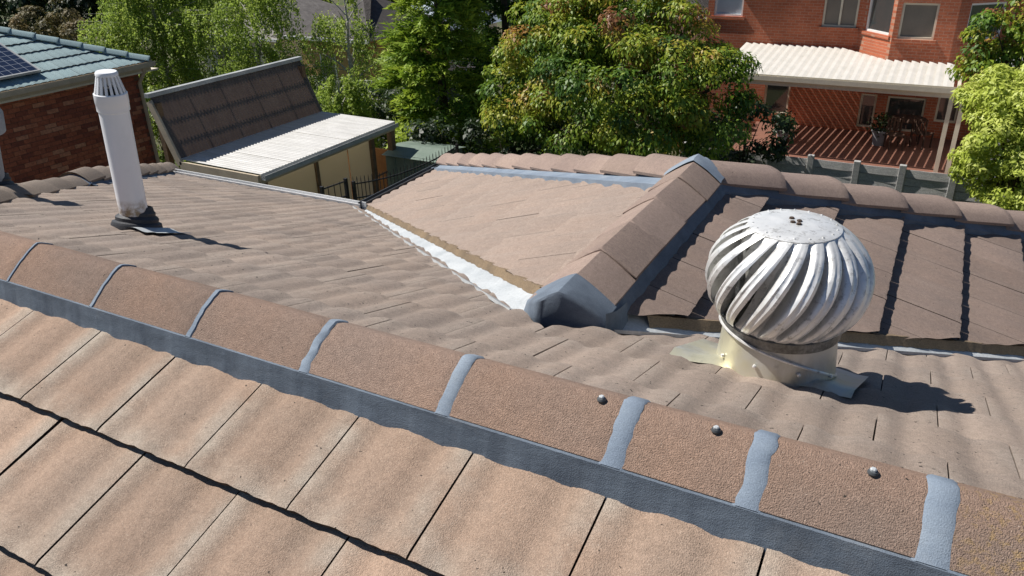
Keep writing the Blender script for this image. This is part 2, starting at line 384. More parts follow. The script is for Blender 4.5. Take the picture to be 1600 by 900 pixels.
# ridge caps
def cap_profile(hw, h, p=1.7, n=10):
    return [(hw*(-1+2*i/n), h*(1-abs(-1+2*i/n)**p)) for i in range(n+1)]
def cap_mesh(name, L, hw, h, mat, flare=1.0, lift=0., th=.017, p=1.7, n=10, ang=0):
    V = []; UV = []; F = []; mi = []
    xs = [0, L*.12, L*.5, L*.9, L-.006, L]
    for k, x in enumerate(xs):
        sc = 1+(flare-1)*x/L; d = .004 if k == len(xs)-1 else 0
        for y, z in cap_profile(hw*sc, h, p, n): V.append((x, y, z+lift*x/L-d)); UV.append((.15+.7*x/L, .3+.5*(y/hw+1)/2))
    m_ = n+1; nx = len(xs)
    for k in range(nx-1):
        for i in range(n): F.append((k*m_+i, (k+1)*m_+i, (k+1)*m_+i+1, k*m_+i+1)); mi.append(0)
    b = len(V)
    for y, z in cap_profile(hw*flare-.004, h-th, p, n): V.append((L, y, z+lift-.006)); UV.append((1, .5))
    for i in range(n): F.append(((nx-1)*m_+i, b+i, b+i+1, (nx-1)*m_+i+1)); mi.append(0)
    for e in (0, n):
        c = len(V); 
        for k in range(nx): x, y, z = V[k*m_+e]; V.append((x, y*.97, z-th)); UV.append((.5, .5))
        for k in range(nx-1): F.append((k*m_+e, (k+1)*m_+e, c+k+1, c+k)); mi.append(0)
    me = mesh_np(name, V, F, [mat], True, mi); uvl = me.uv_layers.new(name='UVMap')
    for l in me.loops: uvl.data[l.index].uv = UV[l.vertex_index]
    bm = bmesh.new(); bm.from_mesh(me); bmesh.ops.recalc_face_normals(bm, faces=bm.faces); bm.to_mesh(me); bm.free()
    me.set_sharp_from_angle(angle=rad(45)); return me
def axis_frame(d, up=(0, 0, 1)):
    d = Vector(d).normalized(); y = Vector(up).cross(d).normalized(); z = d.cross(y)
    return Matrix((d, y, z)).transposed().to_4x4()
rough_n = [rng.normal(size=12) for _ in range(40)]
def rag(t, k=0, a=1.):
    c = rough_n[k % 40]; return a*sum(c[i]*math.sin(t*(9+11*i)+c[(i+5) % 12]*9)/(1.2+i*.5) for i in range(8))*.28
HC, WC, ZC0 = .074, .116, .012                          # main ridge: cap height over its edge, half width, edge height
js = [X0 for _ in ()]; x_j = [-7.2263+4.8874+.3852*k for k in range(6)]
x_j += [onp(q, (0, 1, 0), -.113)[0] for q in ((1166, 802), (1451.5, 892))]
x_j = [x_j[0]-.385*2, x_j[0]-.385]+x_j+[x_j[-1]+.385*k for k in (1, 2, 3, 4, 5)]
for i in range(len(x_j)-1):
    L = x_j[i+1]-x_j[i]-.006
    me = cap_mesh('ridge_cap', L, WC, HC, M_CAP, p=1.3)
    e = Euler((random.uniform(-.012, .012), random.uniform(-.004, .004), random.uniform(-.006, .006))).to_matrix().to_4x4()
    obj('ridge_cap', me, house, Matrix.Translation((x_j[i]+.003, .003, ZC0))@e)
# pointing between the caps: thin on the left, broad on the right
for i, x in enumerate(x_j[1:-1], 1):
    wd = [.008, .008, .009, .012, .018, .027, .034, .042, .042, .048, .045, .045, .045][min(i, 12)]
    P = []; prof = cap_profile(WC+.0035, HC+.0045, 1.3, 22)
    for k, (y, z) in enumerate(prof):
        if y > .05: break
        wl, wr = wd/2*(1+.10*rag(y*12, i)+.06*rag(y*60, i)), wd/2*(1+.10*rag(y*12, i+9)+.06*rag(y*60, i+4)); skew = .006*rag(y*4, i+3)
        if k < 3: wl *= 1.24-.08*k; wr *= 1.24-.08*k
        P.append([(x-wl+skew, y+.003, z+ZC0-.004), (x-wl*.7+skew, y+.003, z+ZC0), (x+wr*.7+skew, y+.003, z+ZC0), (x+wr+skew, y+.003, z+ZC0-.004)])
    MB().grid(P).build('joint_pointing', M_POINT2, house, smooth=True)
# band of pointing along the front of the main ridge
def tile_surf(x, y):                                    # top of the first course in front of the ridge
    c = math.cos(4*math.pi*(x-O[0])/.3+.3); return -T1*abs(y)+(-.009+.026*(1-(S1-abs(y))/c1/G1)+.0043*(c-.32*math.cos(8*math.pi*(x-O[0])/.3+.6)))/c1
def band(name, p, q, side, e_off, e_h, f_off, zfun, ragged=.012, step=.012, mat=None, top=.012, parent=house, seed=0, foot=.0065, bo=.002, bh=0.):
    p, q = np.array(p, float), np.array(q, float); Ld = np.linalg.norm((q-p)[:2]); n = max(2, int(Ld/step)); sd = np.array([*side, 0.])
    sd /= np.linalg.norm(sd); P = []
    for k in range(n+1):
        c = p+(q-p)*k/n; s_ = k/n*Ld
        f = f_off+ragged*rag(s_, seed)+ragged*.7*rag(s_*5.3, seed+1)+ragged*.3*rag(s_*23, seed+2)
        a = c+sd*(e_off-.014); a[2] = c[2]+e_h+top; b = c+sd*(e_off+bo+.0015*rag(s_*3, seed+4)); b[2] = c[2]+e_h-.004+bh+.001*rag(s_*7, seed+8)
        fo = c+sd*f; fo[2] = zfun(fo[0], fo[1])+foot; mid = b*.5+fo*.5; mid[2] -= .006
        fi = c+sd*(f+.004); fi[2] = zfun(fi[0], fi[1])-.02
        P.append([a, b, mid, fo, fi])
    return MB().grid(P).build(name, mat or M_POINT, parent, smooth=True)
band('mortar_band', (x_j[0], 0, 0), (x_j[-1], 0, 0), (0, -1), WC-.004, ZC0, .130, tile_surf, .0042, .006, seed=2, foot=.003, top=.0, bo=.0065, bh=.002)
band('mortar_band', (x_j[0], 0, 0), (x_j[-1], 0, 0), (0, 1), WC-.004, ZC0, .15, lambda x, y: -T2*abs(y), .008, .02, M_BED, seed=6, top=-.003)
# screws with rubber washers
for q in ((940, 624), (1119, 671), (1364, 738)):
    c = onp(q, (0, 1, 0), -.012); c[2] = ZC0+HC*(1-abs(.012/WC)**1.3); 
    r = thing_loc = Matrix.Translation((c[0], -.012, c[2]-.002))
    s_ = MB().lathe([(.0085, 0), (.0095, .003), (.008, .0065), (.003, .0075)], 18).build('screw_washer', M_GUT_D, house, r, True)
    MB().lathe([(.0058, .005), (.0058, .0105), (.004, .012)], 6).build('screw_head', M_FLASH, s_, r)
# wing ridge and hips
def caps_along(p, q, n, hw, h, mat, zoff, flare=1.05, lift=.016, start=0., p_=1.9):
    p, q = Vector([float(v) for v in p]), Vector([float(v) for v in q]); d = q-p; L = d.length/n; Fm = axis_frame(d)
    me = cap_mesh('ridge_cap', L+.035, hw, h, mat, flare, lift, p=p_)
    for k in range(n):
        e = Euler((random.uniform(-.03, .03), 0, random.uniform(-.02, .02))).to_matrix().to_4x4()
        obj('ridge_cap', me, house, Matrix.Translation(p+d.normalized()*(L*k+start)+Vector((0, 0, zoff+random.uniform(-.003, .003))))@Fm@e)
wr0 = np.array([XW, 1.10, -H0])
caps_along(AP, wr0, 5, .15, .098, M_CAP_W, .0, flare=1.012, lift=.006, p_=1.18)
band('mortar_band', wr0, AP, (1, 0), .143, -.004, .172, zwr, .006, .02, seed=11, foot=.014)
band('mortar_band', wr0, AP, (-1, 0), .143, -.004, .158, zwl, .004, .02, M_CAP_W, seed=12, foot=.012)
# mortar face that closes the end of the wing ridge
ze = -T2*(wr0[1]-.14)-.06; secp = [(.162*(-1+2*i/20), .104*(1-abs(-1+2*i/20)**1.22)-.004) for i in range(21)]
off_ = lambda y: .36*(y+.075) if y > -.075 else 1.1*(-.075-y)
def ring_(yy, zf, sc=1., n_=0): return [(XW+.006+y*sc, wr0[1]+yy+(off_(y) if yy < 0 else 0)+n_*rag(y*40+yy*50, 6), zf(z)+n_*rag(y*30, 7)) for y, z in secp]
rings = [ring_(-.160, lambda z: ze, 1.08), ring_(-.150, lambda z: ze+(z-H0-ze)*.45, 1.04, .002), ring_(-.142, lambda z: z-H0-.010, 1., .0015), ring_(-.134, lambda z: z-H0, .995), ring_(-.07, lambda z: z-H0+.003), ring_(.05, lambda z: z-H0+.004)]
MB().grid(rings).build('ridge_end_mortar', M_POINT, house, smooth=True)
for sg in (1,):
    xs_ = XW+.006+sg*.166; MB().grid([[(xs_, wr0[1]-.07, -H0+.03), (xs_+sg*.008, wr0[1]+.02, -H0+.0), (xs_+sg*.004, wr0[1]+.14, -H0-.02)], [(xs_+sg*.012, wr0[1]-.075, -H0-.12), (xs_+sg*.02, wr0[1]+.02, -H0-.12), (xs_+sg*.012, wr0[1]+.14, -H0-.12)]]).build('ridge_end_mortar', M_POINT, house, smooth=True)
# left hip of the wing end, and its blue-grey pointing on this side
lh = Vector((float(OC[0]-AP[0]), float(OC[1]-AP[1]), 0)).normalized()
caps_along(AP, OC+np.array([-.0, 0, 0]), 12, .125, .085, M_CAP_W, .0, flare=1.12, lift=.03)
band('mortar_band', AP, OC, (-(lh.y), lh.x) if (-(lh.y)*0+lh.x*-1) > 0 else (lh.y, -lh.x), .122, .0, .215, zwl, .006, .03, M_POINT2, seed=14, foot=.026)
caps_along(AP, HR2, int(np.linalg.norm(HR2-AP)/.42), .15, .066, M_CAP_W, .008, flare=1.06, lift=.034, p_=3.0)
rh = Vector((float(HR2[0]-AP[0]), float(HR2[1]-AP[1]), 0)).normalized()
band('mortar_band', AP, HR2, (rh.y, -rh.x), .145, .010, .168, zwr, .006, .03, M_POINT, seed=16, foot=.02)
# saddle of pointing where the three ridges meet
m = MB()
for d, L_, wd in ((Vector((0, -1, 0)), .10, .155), (lh, .06, .14), (rh, .07, .15)):
    d3 = Vector(d); e = [AP, AP]; prof = cap_profile(wd, .103 if d.y < -.9 else .09, 1.2 if d.y < -.9 else 1.7, 12); sdv = Vector((d3.y, -d3.x, 0)); P = []
    sl_ = {0: 0}.get(1, 0); drop = 0 if abs(d3.y+1) < .01 else (OC[2]-AP[2])/np.linalg.norm((OC-AP)[:2]) if d3.x < 0 else (HR2[2]-AP[2])/np.linalg.norm((HR2-AP)[:2])
    for k in range(5):
        t = L_*k/4
        P.append([Vector([float(v) for v in AP])+d3*(t*(1+.15*rag(y*9, 5)))+sdv*y+Vector((0, 0, drop*t+z+.014-(.008 if k == 4 else 0))) for y, z in prof])
    m.grid(P)
m.build('saddle_pointing', M_POINT2, house, smooth=True)
# caps down the left hip of the main roof
dl = (HE-np.array([XE, 0, 0])); hb = HB
caps_along((XE, 0, 0), HB, 7, .12, .075, M_CAP_G, -.035, flare=1.06, lift=.012)
caps_along(HB, HE, 9, .125, .085, M_CAP_G, -.005, flare=1.1, lift=.03)
hl = Vector((float((HE-HB)[0]), float((HE-HB)[1]), 0)).normalized()
band('mortar_band', HB, HE, (-hl.y if False else hl.y, -hl.x) if (hl.y*1+-hl.x*0) > 0 else (-hl.y, hl.x), .12, -.005, .16, zn, .006, .03, M_POINT, seed=21)
hbv = Vector([float(v) for v in HB]); Fm = axis_frame(HE-HB); prof = cap_profile(.135, .075, 2.0, 12)
MB().grid([[hbv+Fm.to_3x3()@Vector((-.12, y*1.1, -.09)) for y, z in prof], [hbv+Fm.to_3x3()@Vector((-.07, y, z*.9-.035)) for y, z in prof], [hbv+Fm.to_3x3()@Vector((.03, y, z-.012)) for y, z in prof]]).build('ridge_end_mortar', M_POINT2, house, smooth=True)
# valley flashings and bedding mortar along the cut tiles
def valley(p, q, left, wl, wr, seed):
    p, q = np.array(p, float), np.array(q, float); d = q-p; k = np.array([-d[1], d[0], 0]); k /= np.linalg.norm(k)
    if (k[1] > 0): k = -k                               # towards the main slope
    P = []
    for i in range(61):
        c = p+d*i/60; a = c+k*(wl+(.006*rag(i*.09, seed+3) if left else .004*rag(i*.09, seed+5))); b = c-k*wr
        a[2] = -T2*a[1]+.0115; b[2] = (zwl if left else zwr)(b[0], b[1])-.022; c = c.copy(); c[2] -= .034
        a2 = a+k*.003; a2[2] -= .014; P.append([a2, a, a*.5+c*.5+np.array([0, 0, .004]), c, b*.5+c*.5, b])
    MB().grid(P).build('valley_flashing', M_FLASH, house, smooth=True)
valley(VT+(IC-VT)*.036, IC, True, .085, .26, 1); valley(VT+(VR2-VT)*.045, VR2, False, .06, .24, 2)
def bedding(p, q, zf, off, seed, mat, off2=None):
    p, q = np.array(p, float), np.array(q, float); d = q-p; k = np.array([-d[1], d[0], 0]); k /= np.linalg.norm(k); k = k if k[1] > 0 else -k
    n = int(np.linalg.norm(d)/.015); P = []
    for i in range(n+1):
        c = p+d*i/n; s_ = i*.015; o = off+((off2 or off)-off)*i/n+.004*rag(s_, seed)+.002*rag(s_*4, seed+2)
        t_ = c+k*(o+.012); t_[2] = zf(t_[0], t_[1])+.004+.006*rag(s_*2.1, seed+5)
        b_ = c+k*(o-.012+.008*rag(s_*3, seed+1)); b_[2] = zf(b_[0], b_[1])-.028
        t2_ = c+k*(o+.045); t2_[2] = zf(t2_[0], t2_[1])-.012
        P.append([t2_, t_, t_*.5+b_*.5-k*.005*rag(s_*5, seed), b_])
    MB().grid(P).build('bedding_mortar', mat, house, smooth=True)
bedding(VT+(IC-VT)*.02, IC, zwl, .125, 31, M_BED, off2=.055); bedding(VT+(VR2-VT)*.085, VR2, zwr, .075, 35, M_BED)

# ------------------------------------------------------------------ turbine ventilator
M_GALV = N('galvanised'); g_ = M_GALV
gcol = g_.mix(g_.map(g_.noise(14, 4), .35, .7), (.74, .74, .72), (.86, .86, .84)); gcol = g_.mix(g_.map(g_.noise(38, 5, .75), .54, .70, 0., .75), gcol, (.22, .21, .19))
gcol = g_.mix(g_.map(g_.noise(9, 5, .7, stretch=(1, 1, .25)), .55, .75, 0., .55), gcol, (.36, .35, .32)); g_.bump(g_.noise(30, 2), .0015)
g_.done(gcol, g_.map(g_.noise(20, 3), .3, .7, .32, .5), .45, .5); M_GALV = g_.m
g_ = N('galvanised_base'); gcol = g_.mix(g_.map(g_.noise(5, 4), .42, .62), (.60, .60, .57), (.60, .57, .42)); gcol = g_.mix(g_.map(g_.noise(30, 4), .6, .75, 0., .5), gcol, (.3, .3, .27))
g_.bump(g_.noise(30, 2), .001); gcol = g_.mix(g_.map(g_.noise(7, 5, .7, stretch=(1, 1, .3)), .5, .72, 0., .55), gcol, (.33, .31, .22)); M_GALV2 = g_.done(gcol, .42, .55, .5)
M_DARK = weathered('dark_inside', (.02, .02, .02), (.04, .04, .04), 10, 60, .2)
M_COLLAR = weathered('dirty_galvanised', (.30, .30, .28), (.16, .155, .14), 25, 120, .3, .45, .001, metal=.5)
VB = far((1209, 577)); vx, vy, vz = VB
zt_, zq, zr_ = z_at(vx, vy, 352), z_at(vx, vy, 430), z_at(vx, vy, 497)
k_ = px((vx, vy, zq))[2]/FPX; RH, RD, RR = 122*k_, 68*px((vx, vy, zt_))[2]/FPX, 88*px((vx, vy, zr_))[2]/FPX
vent = thing('turbine_ventilator', (vx, vy, vz), 'silver spinning turbine ventilator with curved vanes on the tiled roof', 'roof vent')
BM = lambda: MB()
Z = lambda x, y: -T2*y
# flashing sheet draped on the tiles
P = []
for i in range(17):
    u = -.285+.545*i/16
    P.append([(vx+u+.10*v_, vy+v_, Z(0, vy+v_)+.021+.0045*math.cos(4*math.pi*(vx+u-FO[0]-.07)/.3+.3)-(.02 if v_ < -.12 else 0)) for v_ in (-.16, -.12, -.05, .03, .10, .15)])
MB().grid(P).build('flashing', M_GALV2, vent, smooth=True)
prof = []
nth = 40; ring = []
rows = []
for k in range(7):
    t = k/6; row = []
    for a in range(nth+1):
        ph = 2*math.pi*a/nth; r = RR*(1.06-.09*t); x, y = r*math.cos(ph), r*math.sin(ph)
        zb = Z(0, vy+y)-.01+(.0); zt = zr_-.012; row.append((vx+x, vy+y, zb+(zt-zb)*t))
    rows.append(row)
MB().grid(rows).build('throat', M_GALV2, vent, smooth=True)
# rolled seam running obliquely round the throat
pts = []
for a in range(49):
    ph = 2*math.pi*a/48; r = RR*1.03+.003; hh = .52+.42*math.cos(ph+rad(152)); zb = Z(0, vy+r*math.sin(ph)); pts.append((vx+r*math.cos(ph), vy+r*math.sin(ph), zb+(zr_-zb)*max(.12, hh)))
MB().tube(pts, .0045, 6, False).build('throat_seam', M_GALV, vent, smooth=True)
MB().lathe([(RR*.95, -.026), (RR*1.02, -.024), (RR*1.025, .006), (RR*.99, .010), (RR*.9, .010)], 48, (vx, vy, zr_), False).build('collar_ring', M_COLLAR, vent, smooth=True)
NV = 20; Ht = zt_-zr_
def vprof(s):                                          # s: 0 top .. 1 bottom
    a = rad(32)+(rad(152)-rad(32))*s
    tq = (zq-zr_)/Ht
    zz = math.cos(a); r = math.sin(a)**.82
    z = zq+(zt_-zq)*zz/math.cos(rad(32)) if zz > 0 else zq-(zq-zr_-.006)*zz/math.cos(rad(152))
    r0 = math.sin(rad(32))**.82; r1 = math.sin(rad(152))**.82
    R0 = RD+(RH-RD)*(r-r0)/(1-r0); R1 = RR*.985+(RH-RR*.985)*(r-r1)/(1-r1)
    return (R0 if zz > 0 else R1), z
rotor = MB().lathe([(.012, -Ht*1.02), (.012, -.004), (RD*.6, -.003)], 12, (vx, vy, zt_)).build('rotor_shaft', M_DARK, vent, smooth=True)
for v in range(NV):
    P = []; f0 = 2*math.pi*v/NV; dphi = 2*math.pi/NV; ns, nw = 18, 16
    wob = random.uniform(-.02, .02)
    for i in range(ns+1):
        s_ = i/ns; r, z = vprof(s_); row = []; env = math.sin(math.pi*min(1, s_*1.02))**.75
        for j in range(nw+1):
            q = j/nw; ph = f0-rad(50)*s_**.8+(q-.5)*dphi*(1.12+.25*env)+wob*env
            sm_ = min(1, max(0, (q-.40)/.2)); sm_ = sm_*sm_*(3-2*sm_); rr_ = r*(1+env*(-.30*(1-sm_)+.05*(q-.7)))
            for rb in (.68, .86): rr_ += .0045*env*math.exp(-((q-rb)/.05)**2)
            rr_ += .004*env*(1 if j == nw else 0)*-1
            row.append((vx+rr_*math.cos(ph), vy+rr_*math.sin(ph), z))
        P.append(row)
    MB().grid(P).build('vane', M_GALV, vent, smooth=True)
dz = zt_
disc = MB().lathe([(RD*1.03, -.006), (RD*1.04, .0), (RD*.97, .004), (RD*.6, .0105), (RD*.2, .013), (.001, .0135)], 56, (vx, vy, dz), False).build('top_disc', M_GALV, vent, smooth=True)
for k in range(18):
    a = 2*math.pi*k/18; MB().lathe([(.0032, 0), (.0026, .0022), (.0005, .003)], 6, (vx+RD*.93*math.cos(a), vy+RD*.93*math.sin(a), dz+.005)).build('rivet', M_GALV, disc)
for a, rr_ in ((2.2, .022), (.3, .012), (4.4, .014), (5.3, .026)):
    MB().lathe([(.008, 0), (.0075, .005), (.003, .007)], 7, (vx+rr_*math.cos(a), vy+rr_*math.sin(a), dz+.012)).build('bolt', M_EDGE, disc)
for a in (-100, -60, -140, -20):
    a = rad(a); r = RR*1.07; x, y = r*math.cos(a), r*math.sin(a)
    MB().lathe([(.006, -.003), (.006, .004), (.002, .006)], 8).build('rivet', M_GALV, vent, Matrix.Translation((vx+x*.985, vy+y*.985, Z(0, vy+y)+.035))@Vector((x, y, 0)).to_track_quat('Z', 'Y').to_matrix().to_4x4())

# ------------------------------------------------------------------ white vent pipe
g_ = N('white_plastic'); ob = g_.n('TexCoord').outputs['Object']; sp = g_.n('SeparateXYZ'); g_.set(sp.inputs[0], ob)
dirt = g_.math('MULTIPLY', g_.map(sp.outputs[2], .165, .12), g_.map(g_.noise(22, 4, .65), .35, .6)); rust = g_.mix(g_.noise(40, 3), (.42, .30, .16), (.16, .13, .10))
pc = g_.mix(dirt, (.84, .85, .87), rust); pc = g_.mix(g_.map(g_.noise(12, 4), .55, .8, 0., .2), pc, (.5, .5, .5)); M_PVC = g_.done(pc, .38, 0, .5)
M_RUB = weathered('rubber_boot', (.028, .03, .036), (.05, .053, .06), 9, 120, .2, .6, .002, spec=.4)
def vent_pipe(name, base, top_px, r, hgt, label, mat, cap=True, cone=None):
    b = Vector([float(v) for v in base]); t = thing(name, b, label, 'vent pipe')
    # lean so that the top is seen where the photograph shows it
    best = None
    for ax in np.linspace(-.25, .25, 41):
        for ay in (0,):
            p = np.array(b)+np.array([ax*hgt, ay, hgt]); e = abs(px(p)[0]-top_px[0])
            if best is None or e < best[0]: best = (e, ax)
    M = Matrix.Translation(b)@Vector((best[1], 0, 1)).to_track_quat('Z', 'Y').to_matrix().to_4x4()
    body = MB().lathe([(r, -.03), (r, hgt*.12), (r, hgt*.5), (r, hgt-.16)], 40, cap=False).build('pipe', mat, t, M, True)
    if cap:
        h0 = hgt-.174
        cp = MB().lathe([(r*1.0, h0), (r*1.08, h0+.003), (r*1.08, h0+.033), (r*1.10, h0+.035), (r*1.10, h0+.078), (r*1.04, h0+.082)], 40, cap=False).build('cowl', mat, t, M, True)
        for k in range(18):
            a = 2*math.pi*k/18
            for w_ in (0,):
                P = []
                for rr_, z in ((r*1.04, h0+.078), (r*.93, h0+.105), (r*.70, h0+.16)):
                    P.append([(rr_*math.cos(a+d), rr_*math.sin(a+d), z) for d in (-.095, .095)]+[((rr_-.007)*math.cos(a+d), (rr_-.007)*math.sin(a+d), z) for d in (.095, -.095)]+[(rr_*math.cos(a-.095), rr_*math.sin(a-.095), z)])
                MB().grid(P).build('cowl_rib', mat, cp, M)
        MB().lathe([(r*.74, h0+.155), (r*.74, h0+.166), (r*.66, h0+.172), (.001, h0+.174)], 40).build('cowl_lid', mat, cp, M, True)
        MB().lathe([(r*.55, h0+.0), (r*.55, h0+.10)], 20).build('cowl_inside', M_DARK, cp, M)
    if cone: MB().lathe(cone, 40).build('cowl', mat, t, M, True)
    # rubber boot moulded in steps, squashed on to the slope
    Rf = Matrix.Translation(b)@Vector((0, T2*.85, 1)).to_track_quat('Z', 'Y').to_matrix().to_4x4()
    MB().lathe([(r*1.75, -.02), (r*1.8, .012), (r*1.72, .028), (r*1.5, .034), (r*1.52, .05), (r*1.42, .058), (r*1.26, .064), (r*1.27, .078), (r*1.15, .086), (r*1.04, .105), (r*.99, .106)], 44, cap=False).build('rubber_boot', M_RUB, t, Rf, True)
    P = []
    for i in range(13):
        u = .03+.24*i/12
        P.append([(b.x+u+.05*v_, b.y+v_, Z(0, b.y+v_)+.014+.0055*math.cos(4*math.pi*(b.x+u-FO[0]-.07)/.3+.3)) for v_ in (-.09, -.05, 0, .05, .09)])
    MB().grid(P).build('flashing', M_FLASH, t, smooth=True); return t
pb = far((214, 356)); pb[2] -= .0; ph_ = z_at(pb[0], pb[1], 108)-pb[2]
vent_pipe('vent_pipe', pb, (166, 108), 20.5*px(pb)[2]/FPX, ph_, 'white plastic vent pipe with slotted cowl and black rubber boot', M_PVC)
M_GREY = weathered('grey_painted_pipe', (.30, .33, .36), (.24, .27, .30), 6, 80, .1, .5, 0, spec=.4)
gb = far((-8, 298)); 
vent_pipe('vent_pipe', gb, (-40, 120), .062, .62, 'grey painted vent pipe beside the hip with a dark cast shadow', M_GREY, False, [(.06, .36), (.105, .37), (.105, .47), (.09, .50), (.03, .52)])
#PART2

# ------------------------------------------------------------------ more materials
def brick_mat(name, c1, c2, mortar, bw=.24, bh=.086, use_uvw=True):
    g = N(name); sp = g.n('SeparateXYZ'); g.set(sp.inputs[0], g.pos); cb = g.n('CombineXYZ')
    g.set(cb.inputs[0], g.math('ADD', sp.outputs[0], sp.outputs[1])); g.set(cb.inputs[1], sp.outputs[2])
    br = g.n('TexBrick'); g.set(br.inputs['Vector'], cb.outputs[0]); br.inputs['Scale'].default_value = 1
    br.inputs['Brick Width'].default_value = bw; br.inputs['Row Height'].default_value = bh; br.inputs['Mortar Size'].default_value = .008
    g.set(br.inputs['Color1'], c1); g.set(br.inputs['Color2'], c2); g.set(br.inputs['Mortar'], mortar)
    col = g.mix(1., br.outputs['Color'], g.mix(g.map(g.noise(1.3, 4), .3, .7), (.82,)*3, (1.15,)*3), 'MULTIPLY')
    col = g.mix(1., col, g.mix(g.map(g.noise(30, 2), .3, .7), (.85,)*3, (1.15,)*3), 'MULTIPLY'); g.bump(br.outputs['Fac'], .008, -1.)
    return g.done(col, .88)
M_BRICK_R = brick_mat('red_brick_wall', (.46, .135, .065), (.36, .10, .05), (.40, .22, .15))
g_ = N('brown_brick'); oi = g_.n('ObjectInfo').outputs['Random']; r_ = g_.n('ValToRGB'); ramp(r_, [(0, (.20, .065, .045)), (.45, (.34, .105, .06)), (.8, (.42, .15, .085)), (1, (.50, .24, .15))]); g_.set(r_.inputs[0], oi)
bc = g_.mix(1., r_.outputs[0], g_.mix(g_.map(g_.noise(25, 3), .3, .7), (.75,)*3, (1.2,)*3), 'MULTIPLY'); g_.bump(g_.noise(60, 3), .004); M_BRICK1 = g_.done(bc, .9)
M_BMORT = weathered('brick_mortar', (.15, .085, .062), (.19, .11, .08), 6, 80, .2)
M_CREAM = weathered('cream_paint', (.66, .60, .48), (.58, .53, .42), 5, 60, .08, .6, 0)
M_WHITE = weathered('white_paint', (.78, .77, .74), (.70, .70, .68), 5, 60, .05, .5, 0)
M_LOUV = weathered('off_white_louvre', (.76, .73, .67), (.68, .66, .60), 3, 60, .06, .55, 0)
M_BEIGE = weathered('beige_paint', (.50, .42, .31), (.42, .35, .26), 6, 60, .12, .65, 0)
M_TIMBER = weathered('grey_weathered_timber', (.30, .30, .29), (.42, .41, .39), 5, 60, .35, .9, .003, stretch=(1, 1, 9))
M_POSTT = weathered('brown_timber', (.20, .13, .075), (.13, .085, .05), 8, 60, .3, .85, .003)
M_IRON = weathered('black_iron', (.012, .013, .014), (.03, .028, .026), 10, 90, .2, .55, 0, spec=.5)
M_SHED = weathered('green_shed_steel', (.13, .175, .14), (.18, .225, .185), 3, 60, .15, .6, 0, spec=.4)
M_ZINC = weathered('zinc_roof', (.42, .43, .42), (.30, .31, .31), 3, 40, .2, .5, 0, spec=.5)
M_TAN = weathered('tan_render', (.50, .32, .13), (.42, .27, .12), 3, 50, .12)
M_DROOF = weathered('dark_tile_roof', (.055, .05, .047), (.09, .08, .075), 4, 30, .3)
M_GROOF = weathered('grey_tile_roof', (.15, .135, .125), (.22, .20, .185), 4, 30, .3)
M_SLATE = tile_mat('blue_grey_tile', (.27, .36, .37), (.24, .33, .345), (.33, .41, .415), grainy=.6, edge=.3, moss=.75, rnd=.08)
M_GLASS = N('window_glass'); M_GLASS.b.inputs['Specular IOR Level'].default_value = .9; M_GLASS = M_GLASS.done((.045, .05, .05), .06, 0, .9)
M_BLIND = weathered('window_blind', (.20, .17, .14), (.17, .145, .12), 2, 30, .05, .35, 0, spec=.8)
M_BLIND2 = weathered('window_pale_blind', (.50, .56, .62), (.45, .5, .56), 2, 30, .05, .25, 0, spec=.8)
for m_ in (M_BLIND, M_BLIND2, M_GLASS): m_.node_tree.nodes['Principled BSDF'].inputs['Coat Weight'].default_value = .9; m_.node_tree.nodes['Principled BSDF'].inputs['Coat Roughness'].default_value = .02
M_TERRA = weathered('terracotta_paving', (.22, .10, .068), (.18, .085, .06), 2, 40, .2)
M_BROWNSH = weathered('smoked_plastic_sheet', (.11, .092, .082), (.18, .145, .12), 2.2, 40, .25, .45, 0, spec=.4, stretch=(1, 3, 1))
M_CLEARSH = weathered('white_plastic_sheet', (.80, .79, .77), (.60, .59, .57), 3.5, 50, .12, .5, 0, spec=.45, stretch=(.4, 3, .4))
def translucent(m, f, col):
    t = m.node_tree; tr = t.nodes.new('ShaderNodeBsdfTranslucent'); tr.inputs[0].default_value = (*col, 1); mx = t.nodes.new('ShaderNodeMixShader'); mx.inputs[0].default_value = f
    t.links.new(t.nodes['Principled BSDF'].outputs[0], mx.inputs[1]); t.links.new(tr.outputs[0], mx.inputs[2]); t.links.new(mx.outputs[0], t.nodes['Material Output'].inputs[0])
translucent(M_BROWNSH, .28, (.15, .10, .075)); translucent(M_CLEARSH, .35, (.8, .78, .7))
M_PANE = N('dusty_glazing'); gg = M_PANE; M_PANE = gg.done(gg.mix(gg.map(gg.noise(1.6, 4), .35, .65), (.52, .46, .36), (.34, .32, .24)), .3, 0, .6); 
translucent(M_PANE, .75, (.78, .71, .57)); M_PANE.node_tree.nodes['Principled BSDF'].inputs['Alpha'].default_value = .5

# ------------------------------------------------------------------ brick house on the left
EXL, EZL = -14.6, -1.8
cor = onz((232, 97), EZL); EXL = cor[0]; yc = cor[1]
wx = EXL-.28
lhouse = thing('brick_house', (wx-4, yc-4, GZ), 'brown brick house with blue-grey tiled roof and downpipe', 'house')
wcy = onx((206, 108), wx)[1]+.12
wall = MB().box((wx-9, wcy-13, GZ), (wx, wcy, EZL-.10)).build('wall', M_BMORT, lhouse)
bme = mesh_np('brick', [(x, y, z) for x in (-.02, .008) for y in (0, .23) for z in (0, .076)], [(4, 6, 7, 5), (2, 3, 7, 6), (0, 4, 5, 1), (1, 5, 7, 3), (0, 2, 6, 4)], M_BRICK1)
bks = []
for j in range(30):
    z = EZL-.19-.086*(j+1)
    for i in range(24):
        y = wcy-.24*(i+1)-(.12 if j % 2 else 0); a, b, _ = px((wx, y+.12, z))
        if -20 < a < 255 and b < 296: bks.append((a, y, z))
bks.sort(key=lambda t: -t[0])
